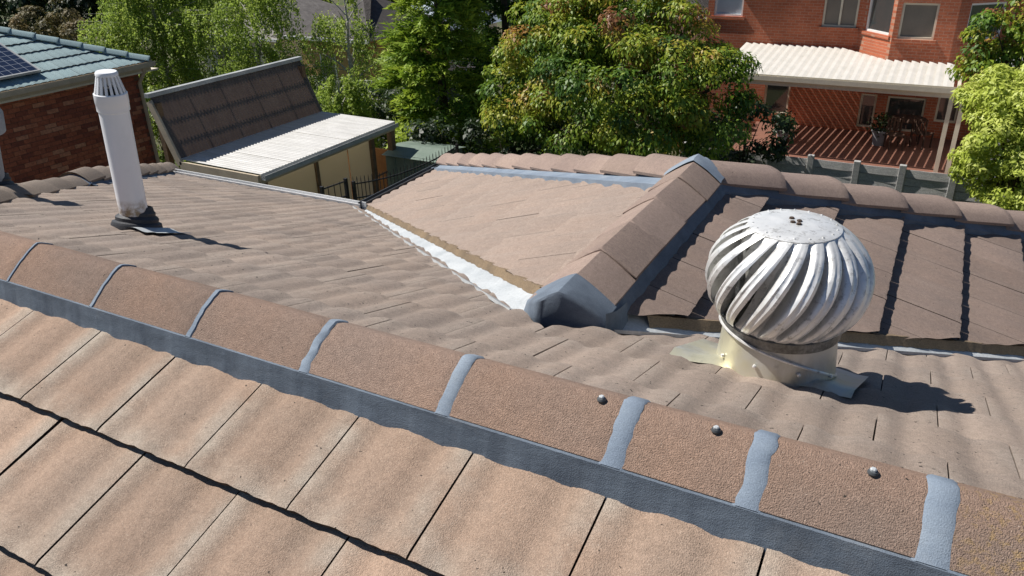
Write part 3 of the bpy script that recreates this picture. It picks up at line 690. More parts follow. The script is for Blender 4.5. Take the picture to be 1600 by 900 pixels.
for a, y, z in bks[:300]:
    obj('brick', bme, wall, Matrix.Translation((wx+random.uniform(-.002, .003), y, z)))
if len(bks) > 300:
    m = MB()
    for a, y, z in bks[300:]: m.box((wx-.02, y, z), (wx+.008, y+.23, z+.076))
    tag(m.build('brick_field', M_BRICK1, wall), kind='stuff')
for j in range(14):                                     # bricks of the corner return
    pass
MB().box((wx-.02, wcy-13, EZL-.19), (EXL+.01, wcy+.30, EZL-.155)).build('soffit', M_CREAM, lhouse)
MB().box((EXL-.02, wcy-13, EZL-.16), (EXL+.008, yc+.02, EZL+.0)).build('fascia', M_BEIGE, lhouse)
gutter((EXL+.01, wcy-13, EZL+.02), (EXL+.01, yc+.08, EZL+.02), M_BEIGE, .1, .1, (1, 0, 0), lhouse)
dp = onx((214, 112), wx+.06)[1]
MB().tube([(EXL+.02, dp, EZL-.08), (EXL+.02, dp, EZL-.16), (wx+.06, dp, EZL-.42), (wx+.06, dp, GZ)], .042, 10).build('downpipe', M_BEIGE, lhouse, smooth=True)
TL = .42; roofL = [(EXL, yc, EZL+.04), (EXL-4.6, yc-4.6, EZL+.04+4.6*TL), (EXL-4.6, yc-13, EZL+.04+4.6*TL), (EXL, yc-13, EZL+.04)]
m = MB(); m.add([(x, y, z-.06) for x, y, z in roofL]+[(EXL-9.2, yc, EZL-.02), (EXL-9.2, yc-13, EZL-.02)], [(0, 1, 2, 3), (0, 4, 1), (1, 4, 5, 2)])
roof = m.build('roof', M_DROOF, lhouse)
LT = []; cl = 1/math.hypot(1, TL)
lay_tiles(roof, [M_SLATE, M_EDGE], (EXL+.03, yc-7, EZL+.01), (0, 1, 0), (-1, 0, TL), 24, 9, clip=lambda u, v: [hp2((7-.03, 0), (7-4.6, 4.6/cl), (0, 0))], wd=.3, g=.36, amp=.006, store=LT)
finish_tiles(LT, 'roof_tile', 290)
p, q = Vector(roofL[0]), Vector(roofL[1]); d = q-p; Lc = .42; ncp = int(d.length/Lc); Fm = axis_frame(-d)
me = cap_mesh('ridge_cap', Lc+.03, .12, .075, M_SLATE, 1.08, .02)
for k in range(ncp): obj('ridge_cap', me, lhouse, Matrix.Translation(p+d.normalized()*Lc*(k+1)+Vector((0, 0, .0)))@Fm)
# solar panel on that roof
g_ = N('solar_cells'); sp = g_.n('SeparateXYZ'); g_.set(sp.inputs[0], g_.n('TexCoord').outputs['Object'])
def gridl(sock, per, wd): return g_.math('LESS_THAN', g_.math('FRACT', g_.math('DIVIDE', sock, per)), wd)
ln = g_.math('MAXIMUM', gridl(sp.outputs[0], .158, .06), gridl(sp.outputs[1], .158, .06)); M_SOLAR = g_.done(g_.mix(ln, (.012, .016, .035), (.25, .27, .3)), .12, 0, .8)
zL = lambda x: EZL+.04+(EXL-x)*TL
pc_ = onp((60, 109), (TL, 0, 1), EZL+.04+EXL*TL+.10); Mp = Matrix.Translation(Vector([float(v) for v in pc_]))@Matrix((Vector((0, -1, 0)), Vector((-1, 0, TL)).normalized(), Vector((TL, 0, 1)).normalized())).transposed().to_4x4()
sp_ = thing('solar_panel', (pc_[0]-1, pc_[1]-.8, pc_[2]-.1), 'dark blue solar panel on the blue-grey tiled roof', 'solar panel')
MB().box((.0, .0, -.03), (1.65, 1.9, .0)).build('cell_sheet', M_SOLAR, sp_, Mp)
for a, b in (((-.03, -.03, -.04), (0, 1.93, .008)), ((1.65, -.03, -.04), (1.68, 1.93, .008)), ((0, -.03, -.04), (1.65, 0, .008)), ((0, 1.9, -.04), (1.65, 1.93, .008))): MB().box(a, b).build('frame_rail', M_ZINC, sp_, Mp)
for a, b in (((.2, .1, -.10), (.25, 1.8, -.04)), ((1.4, .1, -.10), (1.45, 1.8, -.04))): MB().box(a, b).build('mounting_rail', M_ZINC, sp_, Mp)

# ------------------------------------------------------------------ lean-to with smoked and white sheets
cz = -2.9
vA, vB = onz((290, 246), cz), onz((515, 175), cz); fA, fB = onz((393, 277), cz), onz((602, 191), cz)
cx0 = (vA[0]+vB[0])/2; cx1 = (fA[0]+fB[0])/2; cy0 = (vA[1]+fA[1])/2; cy1 = (vB[1]+fB[1])/2
tA = None
for z in np.linspace(-2.6, -1.2, 200):
    a = onz((232, 152), z); e = abs(a[1]-cy0)
    if tA is None or e < tA[0]: tA = (e, a)
tx, tz = tA[1][0], tA[1][2]
lean = thing('garden_pergola', (cx0, (cy0+cy1)/2, GZ), 'garden shelter roofed with smoked brown and white corrugated sheets', 'shelter')
def corr_sheet(name, mat, p, q, r, parent, per=.076, amp=.009, th=0):   # p->q across the corrugations, p->r along them
    p, q, r = (np.array(v, float) for v in (p, q, r)); a = q-p; L = np.linalg.norm(a); b = r-p; nrm = np.cross(a, b); nrm /= np.linalg.norm(nrm); nrm *= np.sign(nrm[2])
    n = max(8, int(L/per*6)); P = []
    for i in range(n+1):
        o = p+a*i/n+nrm*amp*math.cos(2*math.pi*i/n*L/per); P.append([o, o+b*.5, o+b])
    return MB().grid(P).build(name, mat, parent, smooth=True)
ny = 5
for i in range(ny):
    y0, y1 = cy0+(cy1-cy0)*i/ny, cy0+(cy1-cy0)*(i+1)/ny+.03
    for k in range(1):
        ta, tb = 0, 1; e = .002*(i % 2)
        corr_sheet('roof_sheet', M_BROWNSH, (tx+(cx0-tx)*ta, y0, tz+(cz-tz)*ta+e), (tx+(cx0-tx)*ta, y1, tz+(cz-tz)*ta+e), (tx+(cx0-tx)*tb, y0, tz+(cz-tz)*tb+e), lean)
    corr_sheet('roof_sheet', M_CLEARSH, (cx0-.03, y0, cz+.02+.003*(i % 2)), (cx0-.03, y1, cz+.02+.003*(i % 2)), (cx1+.06, y0, cz-.01+.003*(i % 2)), lean)
for f_ in (.33, .66): MB().bar((tx+(cx0-tx)*f_, cy0, tz+(cz-tz)*f_-.05), (tx+(cx0-tx)*f_, cy1, tz+(cz-tz)*f_-.05), .012, .02).build('purlin', M_POSTT, lean)
MB().bar((tx, cy0-.05, tz+.03), (tx, cy1+.05, tz+.03), .10, .07).build('ridge_flashing', M_ZINC, lean)
MB().bar((cx0, cy0, cz+.028), (cx0, cy1, cz+.028), .02, .012).build('batten', M_CLEARSH, lean)
for yy in (cy0-.02, cy1+.02):
    if yy < cy1: MB().bar((tx, yy, tz-.07), (cx0, yy, cz-.07), .04, .13).build('barge_board', M_BEIGE, lean)
    MB().bar((cx0, yy, cz-.075), (cx1+.04, yy, cz-.095), .04, .14).build('barge_board', M_BEIGE, lean)
MB().bar((cx1+.05, cy0, cz-.10), (cx1+.05, cy1, cz-.10), .05, .15).build('front_beam', M_BEIGE, lean)
gutter((cx1+.08, cy0, cz-.02), (cx1+.08, cy1, cz-.02), M_ZINC, .09, .08, (1, 0, 0), lean)
for xx, yy, w_ in ((cx1, cy0+.1, .1), (cx1, cy1-.06, .12), (cx1, cy1-.72, .1), (cx0, cy0+.05, .1), (tx+.1, cy0+.05, .1), (tx+.1, cy1-.05, .1), (cx1, cy0+1.4, .07)):
    MB().box((xx-w_/2, yy-w_/2, GZ), (xx+w_/2, yy+w_/2, cz-.17 if xx > cx0-.2 else tz-.1)).build('post', M_POSTT, lean)
ys = [cy0+.15, cy0+1.37, cy0+2.3, cy1-.77]
for a, b in zip(ys[:-1], ys[1:]): MB().box((cx1-.01, a+.02, GZ+.3), (cx1, b-.02, cz-.2)).build('glazing_panel', M_PANE, lean)
MB().box((cx1-.02, cy1-.67, cz-1.0), (cx1, cy1-.12, cz-.97)).build('cross_rail', M_POSTT, lean)
for i in range(9):
    xx = cx0+(cx1-cx0)*i/9
    MB().box((xx+.005, cy0+.02, GZ), (xx+(cx1-cx0)/9-.005, cy0+.045, cz-.17)).build('wall_board', M_BEIGE, lean)
MB().box((cx0-.2, cy1-.06, GZ), (cx1-.1, cy1-.02, cz-.6)).build('back_panel', weathered('orange_ply', (.48, .22, .08), (.38, .17, .07), 3, 40, .15), lean)

# ------------------------------------------------------------------ green shed, iron fence and gate
s0 = onz((602, 232), -3.4); s1 = onz((684, 226), -3.4)
shed = thing('garden_shed', (s0[0]+.6, s0[1]+.9, GZ), 'small green ribbed steel shed behind the iron fence', 'shed')
sxa, sya, sxb = s0[0], s0[1], s1[0]+.35
P = []
def rib_wall(p, q, z0, z1, name='wall_panel', k=None):
    p, q = np.array(p), np.array(q); L = np.linalg.norm(q-p); n = int(L/.2); d = (q-p)/L; nn = np.array([d[1], -d[0], 0])
    for i in range(n):
        a, b = p+d*L*i/n, p+d*L*(i+1)/n; w_ = .03; P = []
        for t, o in ((0, 0), (.82, 0), (.86, .022), (.96, .022), (1, 0)):
            c = a+(b-a)*t+nn*o; P.append([(c[0], c[1], z0), (c[0], c[1], z1)])
        MB().grid(P).build(name, M_SHED, shed)
rib_wall((sxa, sya, 0), (sxb, sya, 0), GZ, -3.5); rib_wall((sxb, sya, 0), (sxb, sya+1.0, 0), GZ, -3.5); rib_wall((sxa, sya+1.0, 0), (sxa, sya, 0), GZ, -3.5)
my = sya+.5
MB().add([(sxa-.06, sya-.08, -3.52), (sxb+.06, sya-.08, -3.52), (sxb+.06, my, -3.42), (sxa-.06, my, -3.42), (sxb+.06, sya+1.1, -3.52), (sxa-.06, sya+1.1, -3.52)], [(0, 1, 2, 3), (3, 2, 4, 5)]).build('shed_roof', M_SHED, shed)
MB().add([(sxa, sya, -3.5), (sxa, my, -3.43), (sxa, sya+1.0, -3.5), (sxb, sya, -3.5), (sxb, my, -3.43), (sxb, sya+1.0, -3.5)], [(0, 1, 2), (3, 4, 5)]).build('gable', M_SHED, shed)
def iron_fence(name, p, q, zt, label, cat, sag=0, rails=(0, .25, .5, .95), spikes=.10, step=.085):
    p, q = np.array(p[:2]), np.array(q[:2]); L = np.linalg.norm(q-p); t = thing(name, (*(p+q)/2, GZ), label, cat)
    n = int(L/step)
    zz = lambda u: zt-sag*4*u*(1-u)
    for r in rails:
        MB().tube([(*(p+(q-p)*k/12), zz(k/12)-r) for k in range(13)], .013, 6).build('rail', M_IRON, t)
    for i in range(n+1):
        u = i/n; c = p+(q-p)*u; MB().tube([(*c, zz(u)-1.25), (*c, zz(u)+spikes*(1 if i % 2 else .6)), (*c, zz(u)+spikes+.03)], [.008, .008, .002], 5).build('bar', M_IRON, t)
    for u in (0, 1): c = p+(q-p)*u; MB().box((c[0]-.025, c[1]-.025, GZ), (c[0]+.025, c[1]+.025, zt+.05)).build('fence_post', M_IRON, t)
fzt = -3.1
f0, f1, f2, f3 = onz((503, 296), fzt), onz((540, 283), fzt), onz((618, 262), fzt), onz((690, 230), fzt)
iron_fence('iron_gate', f0, f1, fzt, 'black iron gate of square bars by the glazed shelter', 'gate', spikes=.0, step=.11)
iron_fence('iron_fence', (f1[0]+.12, f1[1]+.05), f3+np.array([.15, .3, 0]), fzt-.05, 'black iron bar fence with sagging rails before the green shed', 'fence', sag=.12)

# ------------------------------------------------------------------ woven timber fence on the right
fz = -3.95
tps = [onz((x, y), fz) for x, y in ((1060, 232), (1125, 236), (1195, 241), (1268, 246), (1341, 252), (1412, 259), (1492, 268), (1580, 275))]
tf = thing('timber_fence', (tps[4][0], tps[4][1], GZ), 'grey weathered woven board fence below the patio', 'fence')
fy = float(np.mean([t[1] for t in tps]))
for k, t in enumerate(tps): MB().box((t[0]-.065, fy-.07, GZ), (t[0]+.065, fy+.03, fz+.05+.02*(k % 2))).build('fence_post', M_TIMBER, tf, bevel=.008)
for a, b in zip(tps[:-1], tps[1:]):
    for k in range(18):
        back = k >= 9; z = fz-.02-.165*(k % 9)-(.0825 if back else 0); bow = .010*(1 if k % 2 else -1); P = []; y0_ = .045 if back else 0
        for i in range(7):
            u = i/6; x = a[0]+.03+(b[0]-a[0]-.06)*u; y = fy-.01+y0_+bow*math.sin(math.pi*u); dz_ = random.uniform(-.005, .005)-.008*math.sin(math.pi*u)*(k % 2)
            P.append([(x, y-.020, z-.150+dz_), (x, y-.002, z+dz_), (x, y+.016, z+dz_), (x, y-.002, z-.150+dz_), (x, y-.020, z-.150+dz_)])
        MB().grid(P).build('board', M_TIMBER, tf)
# ------------------------------------------------------------------ two-storey brick house with patio
WY = 26.
hx0 = ony((1106, 20), WY)[0]; jz = ony((1262, 70), WY)[2]
BY = WY-1.15
bx = [ony((1341, 60), WY)[0], ony((1393, 60), BY)[0], ony((1488, 70), BY)[0], 0]; bx[3] = bx[2]+(bx[1]-bx[0])+.4
FZ = ony((1350, 205), WY)[2]                            # patio floor
rhouse = thing('two_storey_house', ((hx0+bx[3])/2, WY+4, FZ), 'two storey red brick house with bay window and cream patio roof', 'house')
ztop = jz+3.4
def wall_with_holes(name, p, q, z0, z1, holes, mat, parent, th=.2):
    """p,q plan points; holes = (u0,u1,za,zb) along p->q in metres; split into boxes round the openings"""
    p, q = np.array(p, float), np.array(q, float); L = np.linalg.norm(q-p); d = (q-p)/L; n = np.array([d[1], -d[0]])
    us = sorted({0, L, *[h[0] for h in holes], *[h[1] for h in holes]}); m = MB()
    def blk(u0, u1, a, b):
        c = [p+d*u0, p+d*u1, p+d*u1-n*th, p+d*u0-n*th]; m.hexa([(*k, a) for k in c]+[(*k, b) for k in c])
    for u0, u1 in zip(us[:-1], us[1:]):
        hs = sorted([h for h in holes if h[0] < (u0+u1)/2 < h[1]], key=lambda h: h[2]); z = z0
        for h in hs: blk(u0, u1, z, h[2]); z = h[3]
        blk(u0, u1, z, z1)
    return m.build(name, mat, parent)
def window(p, q, u0, u1, za, zb, parent, glass, frame=M_CREAM, mull=0, sill=True, sub=None):
    p, q = np.array(p, float), np.array(q, float); d = (q-p)/np.linalg.norm(q-p); n = np.array([d[1], -d[0]]); o = -n*.07
    B = lambda a, b, c, e, out, t: MB().hexa([(*(p+d*x+o+n*y), z) for z in (c, e) for x, y in ((a, out), (b, out), (b, out-t), (a, out-t))])
    wdw = B(u0, u1, za, zb, -.03, .02).build('window', glass, parent)
    for a, b, c, e in ((u0, u0+.06, za, zb), (u1-.06, u1, za, zb), (u0+.06, u1-.06, za, za+.06), (u0+.06, u1-.06, zb-.06, zb)): B(a, b, c, e, .02, .05).build('frame', frame, wdw)
    for k in range(mull): x = u0+(u1-u0)*(k+1)/(mull+1); B(x-.03, x+.03, za+.06, zb-.06, .015, .04).build('mullion', frame, wdw)
    if sill: B(u0-.08, u1+.08, za-.10, za-.002, .12, .10).build('sill', M_BRICK_R, wdw)
    return wdw
def wpx(p, q, q0, q1):                                   # window opening from two pixels on the plane of the wall
    p, q = np.array(p, float), np.array(q, float); d = (q-p)/np.linalg.norm(q-p); n = (d[1], -d[0], 0); c = p@np.array(n[:2])
    a, b = onp(q0, n, c), onp(q1, n, c); return (a[:2]-p)@d, (b[:2]-p)@d, b[2], a[2]
w0, w1, w2, w3, w4 = (hx0, WY), (bx[0], WY), (bx[1], BY), (bx[2], BY), (bx[3], WY)
up = []
A = wpx(w0, w1, (1117, 0), (1160, 26)); A = (A[0], A[1], A[2], A[2]+1.1)
B_ = wpx(w0, w1, (1289, 0), (1345, 44)); B_ = (B_[0], min(B_[1], np.linalg.norm(np.subtract(w1, w0))-.12), B_[2], B_[2]+1.3)
wall_with_holes('wall', w0, w1, jz-.3, ztop, [A, B_], M_BRICK_R, rhouse); window(w0, w1, *A, rhouse, M_BLIND2, M_WHITE); window(w0, w1, *B_, rhouse, M_BLIND, M_CREAM, 1)
C_ = wpx(w1, w2, (1358, 0), (1388, 56)); C_ = (C_[0], C_[1], C_[2], C_[2]+1.35)
Lw12 = np.linalg.norm(np.subtract(w2, w1)); C_ = (max(.2, C_[0]), min(Lw12-.15, C_[1]), C_[2], C_[3])
wall_with_holes('wall', w1, w2, jz-1., ztop, [C_], M_BRICK_R, rhouse); window(w1, w2, *C_, rhouse, M_GLASS, M_WHITE)
D_ = wpx(w2, w3, (1412, 4), (1458, 63)); wall_with_holes('wall', w2, w3, jz-1., ztop, [D_], M_BRICK_R, rhouse); window(w2, w3, *D_, rhouse, M_BLIND, M_CREAM)
Lw34 = np.linalg.norm(np.subtract(w4, w3)); E_ = (.35, Lw34-.3, D_[2]-.02, D_[3]); wall_with_holes('wall', w3, w4, jz-1., ztop, [E_], M_BRICK_R, rhouse); window(w3, w4, *E_, rhouse, M_GLASS, M_WHITE)
wall_with_holes('wall', w4, (bx[3]+1.2, WY), jz-1., ztop, [], M_BRICK_R, rhouse)
xe = bx[3]+1.2
MB().box((hx0, WY+.2, FZ-.3), (xe, WY+8, ztop)).build('house_core', M_BRICK_R, rhouse)
MB().add([(hx0-.5, WY-.5, ztop), (xe+.5, WY-.5, ztop), (xe+.5, WY+8.5, ztop), (hx0-.5, WY+8.5, ztop), (hx0+4, WY+4, ztop+1.9), (xe-4, WY+4, ztop+1.9)], [(0, 1, 5, 4), (1, 2, 5), (2, 3, 4, 5), (3, 0, 4), (0, 3, 2, 1)]).build('roof', M_DROOF, rhouse)
# bay top/bottom and lower storey
lw0, lw1 = (hx0-1, WY-.02), (xe, WY-.02)
lwins = [wpx(lw0, lw1, a, b) for a, b in (((1346, 146), (1362, 200)), ((1388, 150), (1437, 208)))]
lwins = [(u0, u1, max(FZ+.05, za), min(zb, jz-.35)) for u0, u1, za, zb in lwins]
E2 = wpx(lw0, lw1, (1466, 155), (1490, 205)); lwins.append((E2[0], E2[1], FZ+.5, jz-.5))
F2 = wpx(lw0, lw1, (1195, 140), (1228, 190)); lwins.append((F2[0], F2[1], FZ+.3, jz-.4))
wall_with_holes('wall', lw0, lw1, FZ-.5, jz-.3, lwins, M_BRICK_R, rhouse, .18)
for l in lwins: window(lw0, lw1, *l, rhouse, M_GLASS, M_CREAM, 0, False)
# louvred patio roof
GY = 22.3; gz_ = ony((1350, 131), GY)[2]; px0, px1 = ony((1120, 115), GY)[0], ony((1497, 140), GY)[0]
print('patio', jz, gz_, FZ, px0, px1, hx0, bx)
pit = .23; nsl = int((px1-px0)/pit); sw = .268; ta = rad(16); dx_, dz_ = sw/2*math.cos(ta), sw/2*math.sin(ta)
sd_z = (jz-.06-gz_)/(WY-GY-.1)
for k in range(nsl):
    x = px0+pit*(k+.5); y0, y1 = GY+.06, WY-.05
    if x > bx[0]-.4: y1 = BY-.06-max(0, 0)
    if bx[0]-.4 < x < bx[1]: y1 = WY-.05-(x-bx[0]+.4)/(bx[1]-bx[0]+.4)*(WY-BY)
    za, zb = gz_+.02, gz_+.02+sd_z*(y1-y0)
    P = [[(x-dx_, y, z+dz_), (x-dx_*.3, y, z+dz_*.55), (x+dx_*.4, y, z-dz_*.25), (x+dx_, y, z-dz_), (x+dx_*.4, y, z-dz_*.25-.012), (x-dx_*.3, y, z+dz_*.55-.012), (x-dx_, y, z+dz_)] for y, z in ((y0, za), (y1, zb))]
    MB().grid(P).build('roof_louvre', M_LOUV, rhouse)
gutter((px0-.05, GY+.04, gz_+.05), (px1+.05, GY+.04, gz_+.05), M_CREAM, .13, .13, (0, -1, 0), rhouse)
MB().box((px0, GY, gz_-.22), (px1, GY+.06, gz_-.09)).build('patio_beam', M_CREAM, rhouse)
MB().box((px1-.02, GY, gz_-.16), (px1+.05, WY-1.2, gz_+.12)).build('patio_beam', M_CREAM, rhouse)
ym = (GY+WY)/2-.2; zm = gz_+sd_z*(ym-GY); MB().box((px0, ym, zm-.2), (px1-.03, ym+.05, zm-.12)).build('purlin', M_CREAM, rhouse)
for x in (px1-.1, px1+.18):
    MB().box((x-.055, GY+.0, FZ-.6), (x+.055, GY+.11, gz_-.22 if x < px1 else gz_-.1)).build('patio_post', M_CREAM, rhouse)
MB().box((px0+.6, 19.5, FZ-.12), (px1+.6, WY+.1, FZ)).build('patio', M_TERRA); tag(bpy.data.objects['patio'], kind='structure')
M_POT = weathered('grey_pot', (.22, .22, .23), (.3, .3, .31), 4, 60, .1); M_TABLE = weathered('dark_outdoor_wood', (.06, .035, .025), (.09, .05, .035), 4, 60, .2)
# ------------------------------------------------------------------ foliage
def leaf_mat(name, stops, trans=.35, rough=.45):
    g = N(name); at = g.n('Attribute', attribute_name='tint').outputs['Fac']; r = g.n('ValToRGB'); ramp(r, stops); g.set(r.inputs[0], at)
    g.done(r.outputs[0], rough, 0, .4); tr = g.n('BsdfTranslucent'); g.set(tr.inputs[0], r.outputs[0]); mx = g.n('MixShader'); mx.inputs[0].default_value = trans
    g.t.links.new(g.b.outputs[0], mx.inputs[1]); g.t.links.new(tr.outputs[0], mx.inputs[2]); g.t.links.new(mx.outputs[0], g.t.nodes['Material Output'].inputs[0]); return g.m
def nrm(a): return a/np.maximum(np.linalg.norm(a, axis=-1, keepdims=True), 1e-9)
def leaf_mesh(name, C, Nn, T, Ln, Wd, tint, mat, parent, fold=.18):
    n = len(C); Nn = nrm(Nn); T = nrm(T-Nn*np.sum(T*Nn, 1, keepdims=True)); B = np.cross(Nn, T); Ln = Ln.reshape(-1, 1); Wd = Wd.reshape(-1, 1)
    V = np.empty((n, 4, 3)); V[:, 0] = C-T*Ln*.5; V[:, 1] = C+B*Wd*.5-T*Ln*.06+Nn*Wd*fold; V[:, 2] = C+T*Ln*.5-Nn*Ln*.08; V[:, 3] = C-B*Wd*.5-T*Ln*.06+Nn*Wd*fold
    me = bpy.data.meshes.new(name); me.vertices.add(n*4); me.vertices.foreach_set('co', V.ravel()); me.loops.add(n*4); me.loops.foreach_set('vertex_index', np.arange(n*4))
    me.polygons.add(n); me.polygons.foreach_set('loop_start', np.arange(n)*4); me.update(calc_edges=True)
    at = me.attributes.new('tint', 'FLOAT', 'POINT'); at.data.foreach_set('value', np.repeat(np.clip(tint, 0, 1), 4)); me.materials.append(mat)
    return obj(name, me, parent)
def rdir(n): return nrm(rng.normal(size=(n, 3)))
def blob_clusters(blobs, dens, depth=.35):
    """cluster centres in the outer part of a union of ellipsoids, with their outward direction"""
    Cs, Ds = [], []
    for c, r in blobs:
        c, r = np.array(c), np.array(r); A = 4*math.pi*((r[0]*r[1])**1.6/3+(r[0]*r[2])**1.6/3+(r[1]*r[2])**1.6/3)**(1/1.6); n = int(A*dens); d = rdir(n)
        k = 1-depth*rng.random((n, 1))**1.7; Cs.append(c+d*r*k); Ds.append(nrm(d/r))
    C, D = np.vstack(Cs), np.vstack(Ds); keep = np.ones(len(C), bool); i0 = 0
    for bi, (c, r) in enumerate(blobs):
        q = np.sum(((C-np.array(c))/np.array(r))**2, 1); keep &= ~(q < .45)
    return C[keep], D[keep]
def trunk(parent, base, top, r0, r1, mat, limbs=(), name='trunk'):
    b, t = Vector([float(v) for v in base]), Vector([float(v) for v in top]); pts = [b.lerp(t, k/6)+Vector((random.uniform(-1, 1), random.uniform(-1, 1), 0))*.06*(0 < k < 6) for k in range(7)]
    MB().tube(pts, [r0+(r1-r0)*k/6 for k in range(7)], 9).build(name, mat, parent, smooth=True)
    for f, e in limbs:
        p = b.lerp(t, f); e = Vector([float(v) for v in e]); md = p.lerp(e, .5)+Vector((0, 0, (e-p).length*.10)); r = (r0+(r1-r0)*f)*.55
        MB().tube([p, p.lerp(md, .5)+Vector((0, 0, .03)), md, md.lerp(e, .5), e], [r, r*.85, r*.65, r*.45, r*.2], 7).build('limb', mat, parent, smooth=True)
M_BARK = weathered('bark', (.10, .075, .05), (.06, .045, .032), 12, 60, .4, .95, .01)
M_BIRCHB = weathered('pale_bark', (.55, .53, .48), (.30, .28, .25), 8, 40, .3, .8, .004, stretch=(1, 1, 4))
def broadleaf(name, blobs, base, mat, dens, per, spread, Ln, ratio, label, cat='tree', droop=.5, tint=(.3, .2), tipfun=None, bark=M_BARK, group=None, tr=.14):
    global rng; rng = np.random.default_rng(len(label)*31+7)
    c0 = np.mean([b[0] for b in blobs], 0); t = thing(name, base, label, cat, group)
    C, D = blob_clusters(blobs, dens); n = len(C)
    trunk(t, base, (c0[0], c0[1], c0[2]), tr, tr*.45, bark, [(random.uniform(.35, .95), np.array(b[0])+np.array(b[1])*np.array([random.uniform(-.4, .4), random.uniform(-.4, .4), .35])) for b in blobs[:8]])
    ct = np.clip(rng.normal(tint[0], tint[1], n), 0, 1)
    if tipfun is not None: ct = tipfun(C, D, ct)
    sr = spread*rng.uniform(.65, 1.45, n); m_ = np.maximum(6, (per*(sr/spread)**2).astype(int)); idx = np.repeat(np.arange(n), m_); m = len(idx)
    dv = nrm(rng.normal(size=(m, 3))+D[idx]*.75+np.array([0, 0, .35])); k = (.35+.65*rng.random((m, 1))**.5); off = dv*sr[idx][:, None]*k*np.array([1.15, 1.15, .8])
    P = C[idx]+off; Nn = nrm(dv*.9+np.array([0, 0, .45])+rng.normal(size=(m, 3))*.38)
    T = nrm(dv*.6+np.array([0, 0, -droop])+rng.normal(size=(m, 3))*.35)
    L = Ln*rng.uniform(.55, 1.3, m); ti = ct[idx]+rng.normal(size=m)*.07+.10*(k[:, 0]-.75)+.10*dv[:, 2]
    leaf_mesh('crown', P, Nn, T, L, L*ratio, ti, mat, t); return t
def blobs_at(pxlist, y, ry=None):
    """(px,py,rx_px,rz_px[,dy]) on the plane at depth y -> ellipsoids"""
    out = []
    for b in pxlist:
        yy = y+(b[4] if len(b) > 4 else 0); c = ony(b[:2], yy); k = px(c)[2]/FPX; out.append((c, (b[2]*k*1.05, (ry or (b[2]+b[3])/2*k), b[3]*k*1.08)))
    return out
# big lilly-pilly like tree: green with orange-brown new tips
M_LP = leaf_mat('glossy_leaves', [(0, (.03, .075, .015)), (.25, (.10, .20, .025)), (.48, (.25, .34, .03)), (.68, (.42, .41, .045)), (.85, (.40, .21, .055)), (1, (.27, .115, .05))], .35, .5)
def lp_tip(C, D, ct):
    zr = (C[:, 2]-C[:, 2].min())/np.ptp(C[:, 2]); ct = ct+(rng.random(len(ct)) < .24*zr**1.6+.02)*rng.uniform(.2, .55, len(ct)); f = np.sin(C[:, 0]*2.3+1)*np.sin(C[:, 2]*3.1+C[:, 1]*2)
    return np.clip(ct+.16*f*(f > 0), 0, 1)
LPB = blobs_at([(864, 95, 72, 67), (960, 40, 92, 62, 0.3), (1045, 75, 67, 62, 0.2), (1127, 140, 32, 52), (814, 165, 37, 52, -0.3), (900, 190, 77, 52, -0.6), (1010, 190, 77, 52, -0.7), (1100, 190, 62, 47, -0.4), (960, 130, 92, 67, -0.6), (1060, 130, 72, 57, -0.5), (870, 40, 52, 42, 0.6), (985, 5, 62, 37, 0.8), (814, 115, 32, 47, 0.1), (1142, 110, 12, 21, 0.1)], 13.2)
broadleaf('broadleaf_tree', LPB, (*np.mean([b[0] for b in LPB], 0)[:2], GZ), M_LP, 5.4, 135, .30, .096, .46, 'large dense green tree with orange-brown tips beside the tiled wing', droop=.75, tint=(.33, .15), tipfun=lp_tip, tr=.2)
# tree to the right of the brick house
RTB = blobs_at([(1553, 60, 33, 29), (1593, 30, 28, 24), (1528, 110, 23, 24, -0.2), (1598, 95, 33, 34, 0.2), (1508, 118, 12, 13, -0.2), (1553, 135, 16, 17), (1648, 60, 38, 49)], 17)
broadleaf('broadleaf_tree', RTB, (RTB[3][0][0]+1.2, 17.3, GZ), M_LP, 9, 70, .23, .11, .46, 'green and brown leaved tree overhanging the end of the patio roof', droop=.6, tint=(.42, .16), tipfun=lp_tip, tr=.12)
# pale bush by the fence
M_PB = leaf_mat('pale_green_leaves', [(0, (.24, .31, .03)), (.5, (.47, .55, .085)), (1, (.66, .70, .2))], .4, .5)
PBB = blobs_at([(1574, 155, 49, 41), (1564, 230, 49, 51, -0.3), (1604, 200, 49, 61, -0.2), (1544, 270, 37, 31, -0.3), (1594, 290, 54, 41, -0.5), (1654, 230, 59, 101), (1604, 345, 49, 31, -0.5)], 14.2)
broadleaf('pale_bush', PBB, (PBB[3][0][0]+.6, 14.4, GZ), M_PB, 17, 85, .20, .108, .36, 'pale lime green leafy bush against the woven fence', 'bush', droop=.1, tint=(.55, .2), tr=.08)
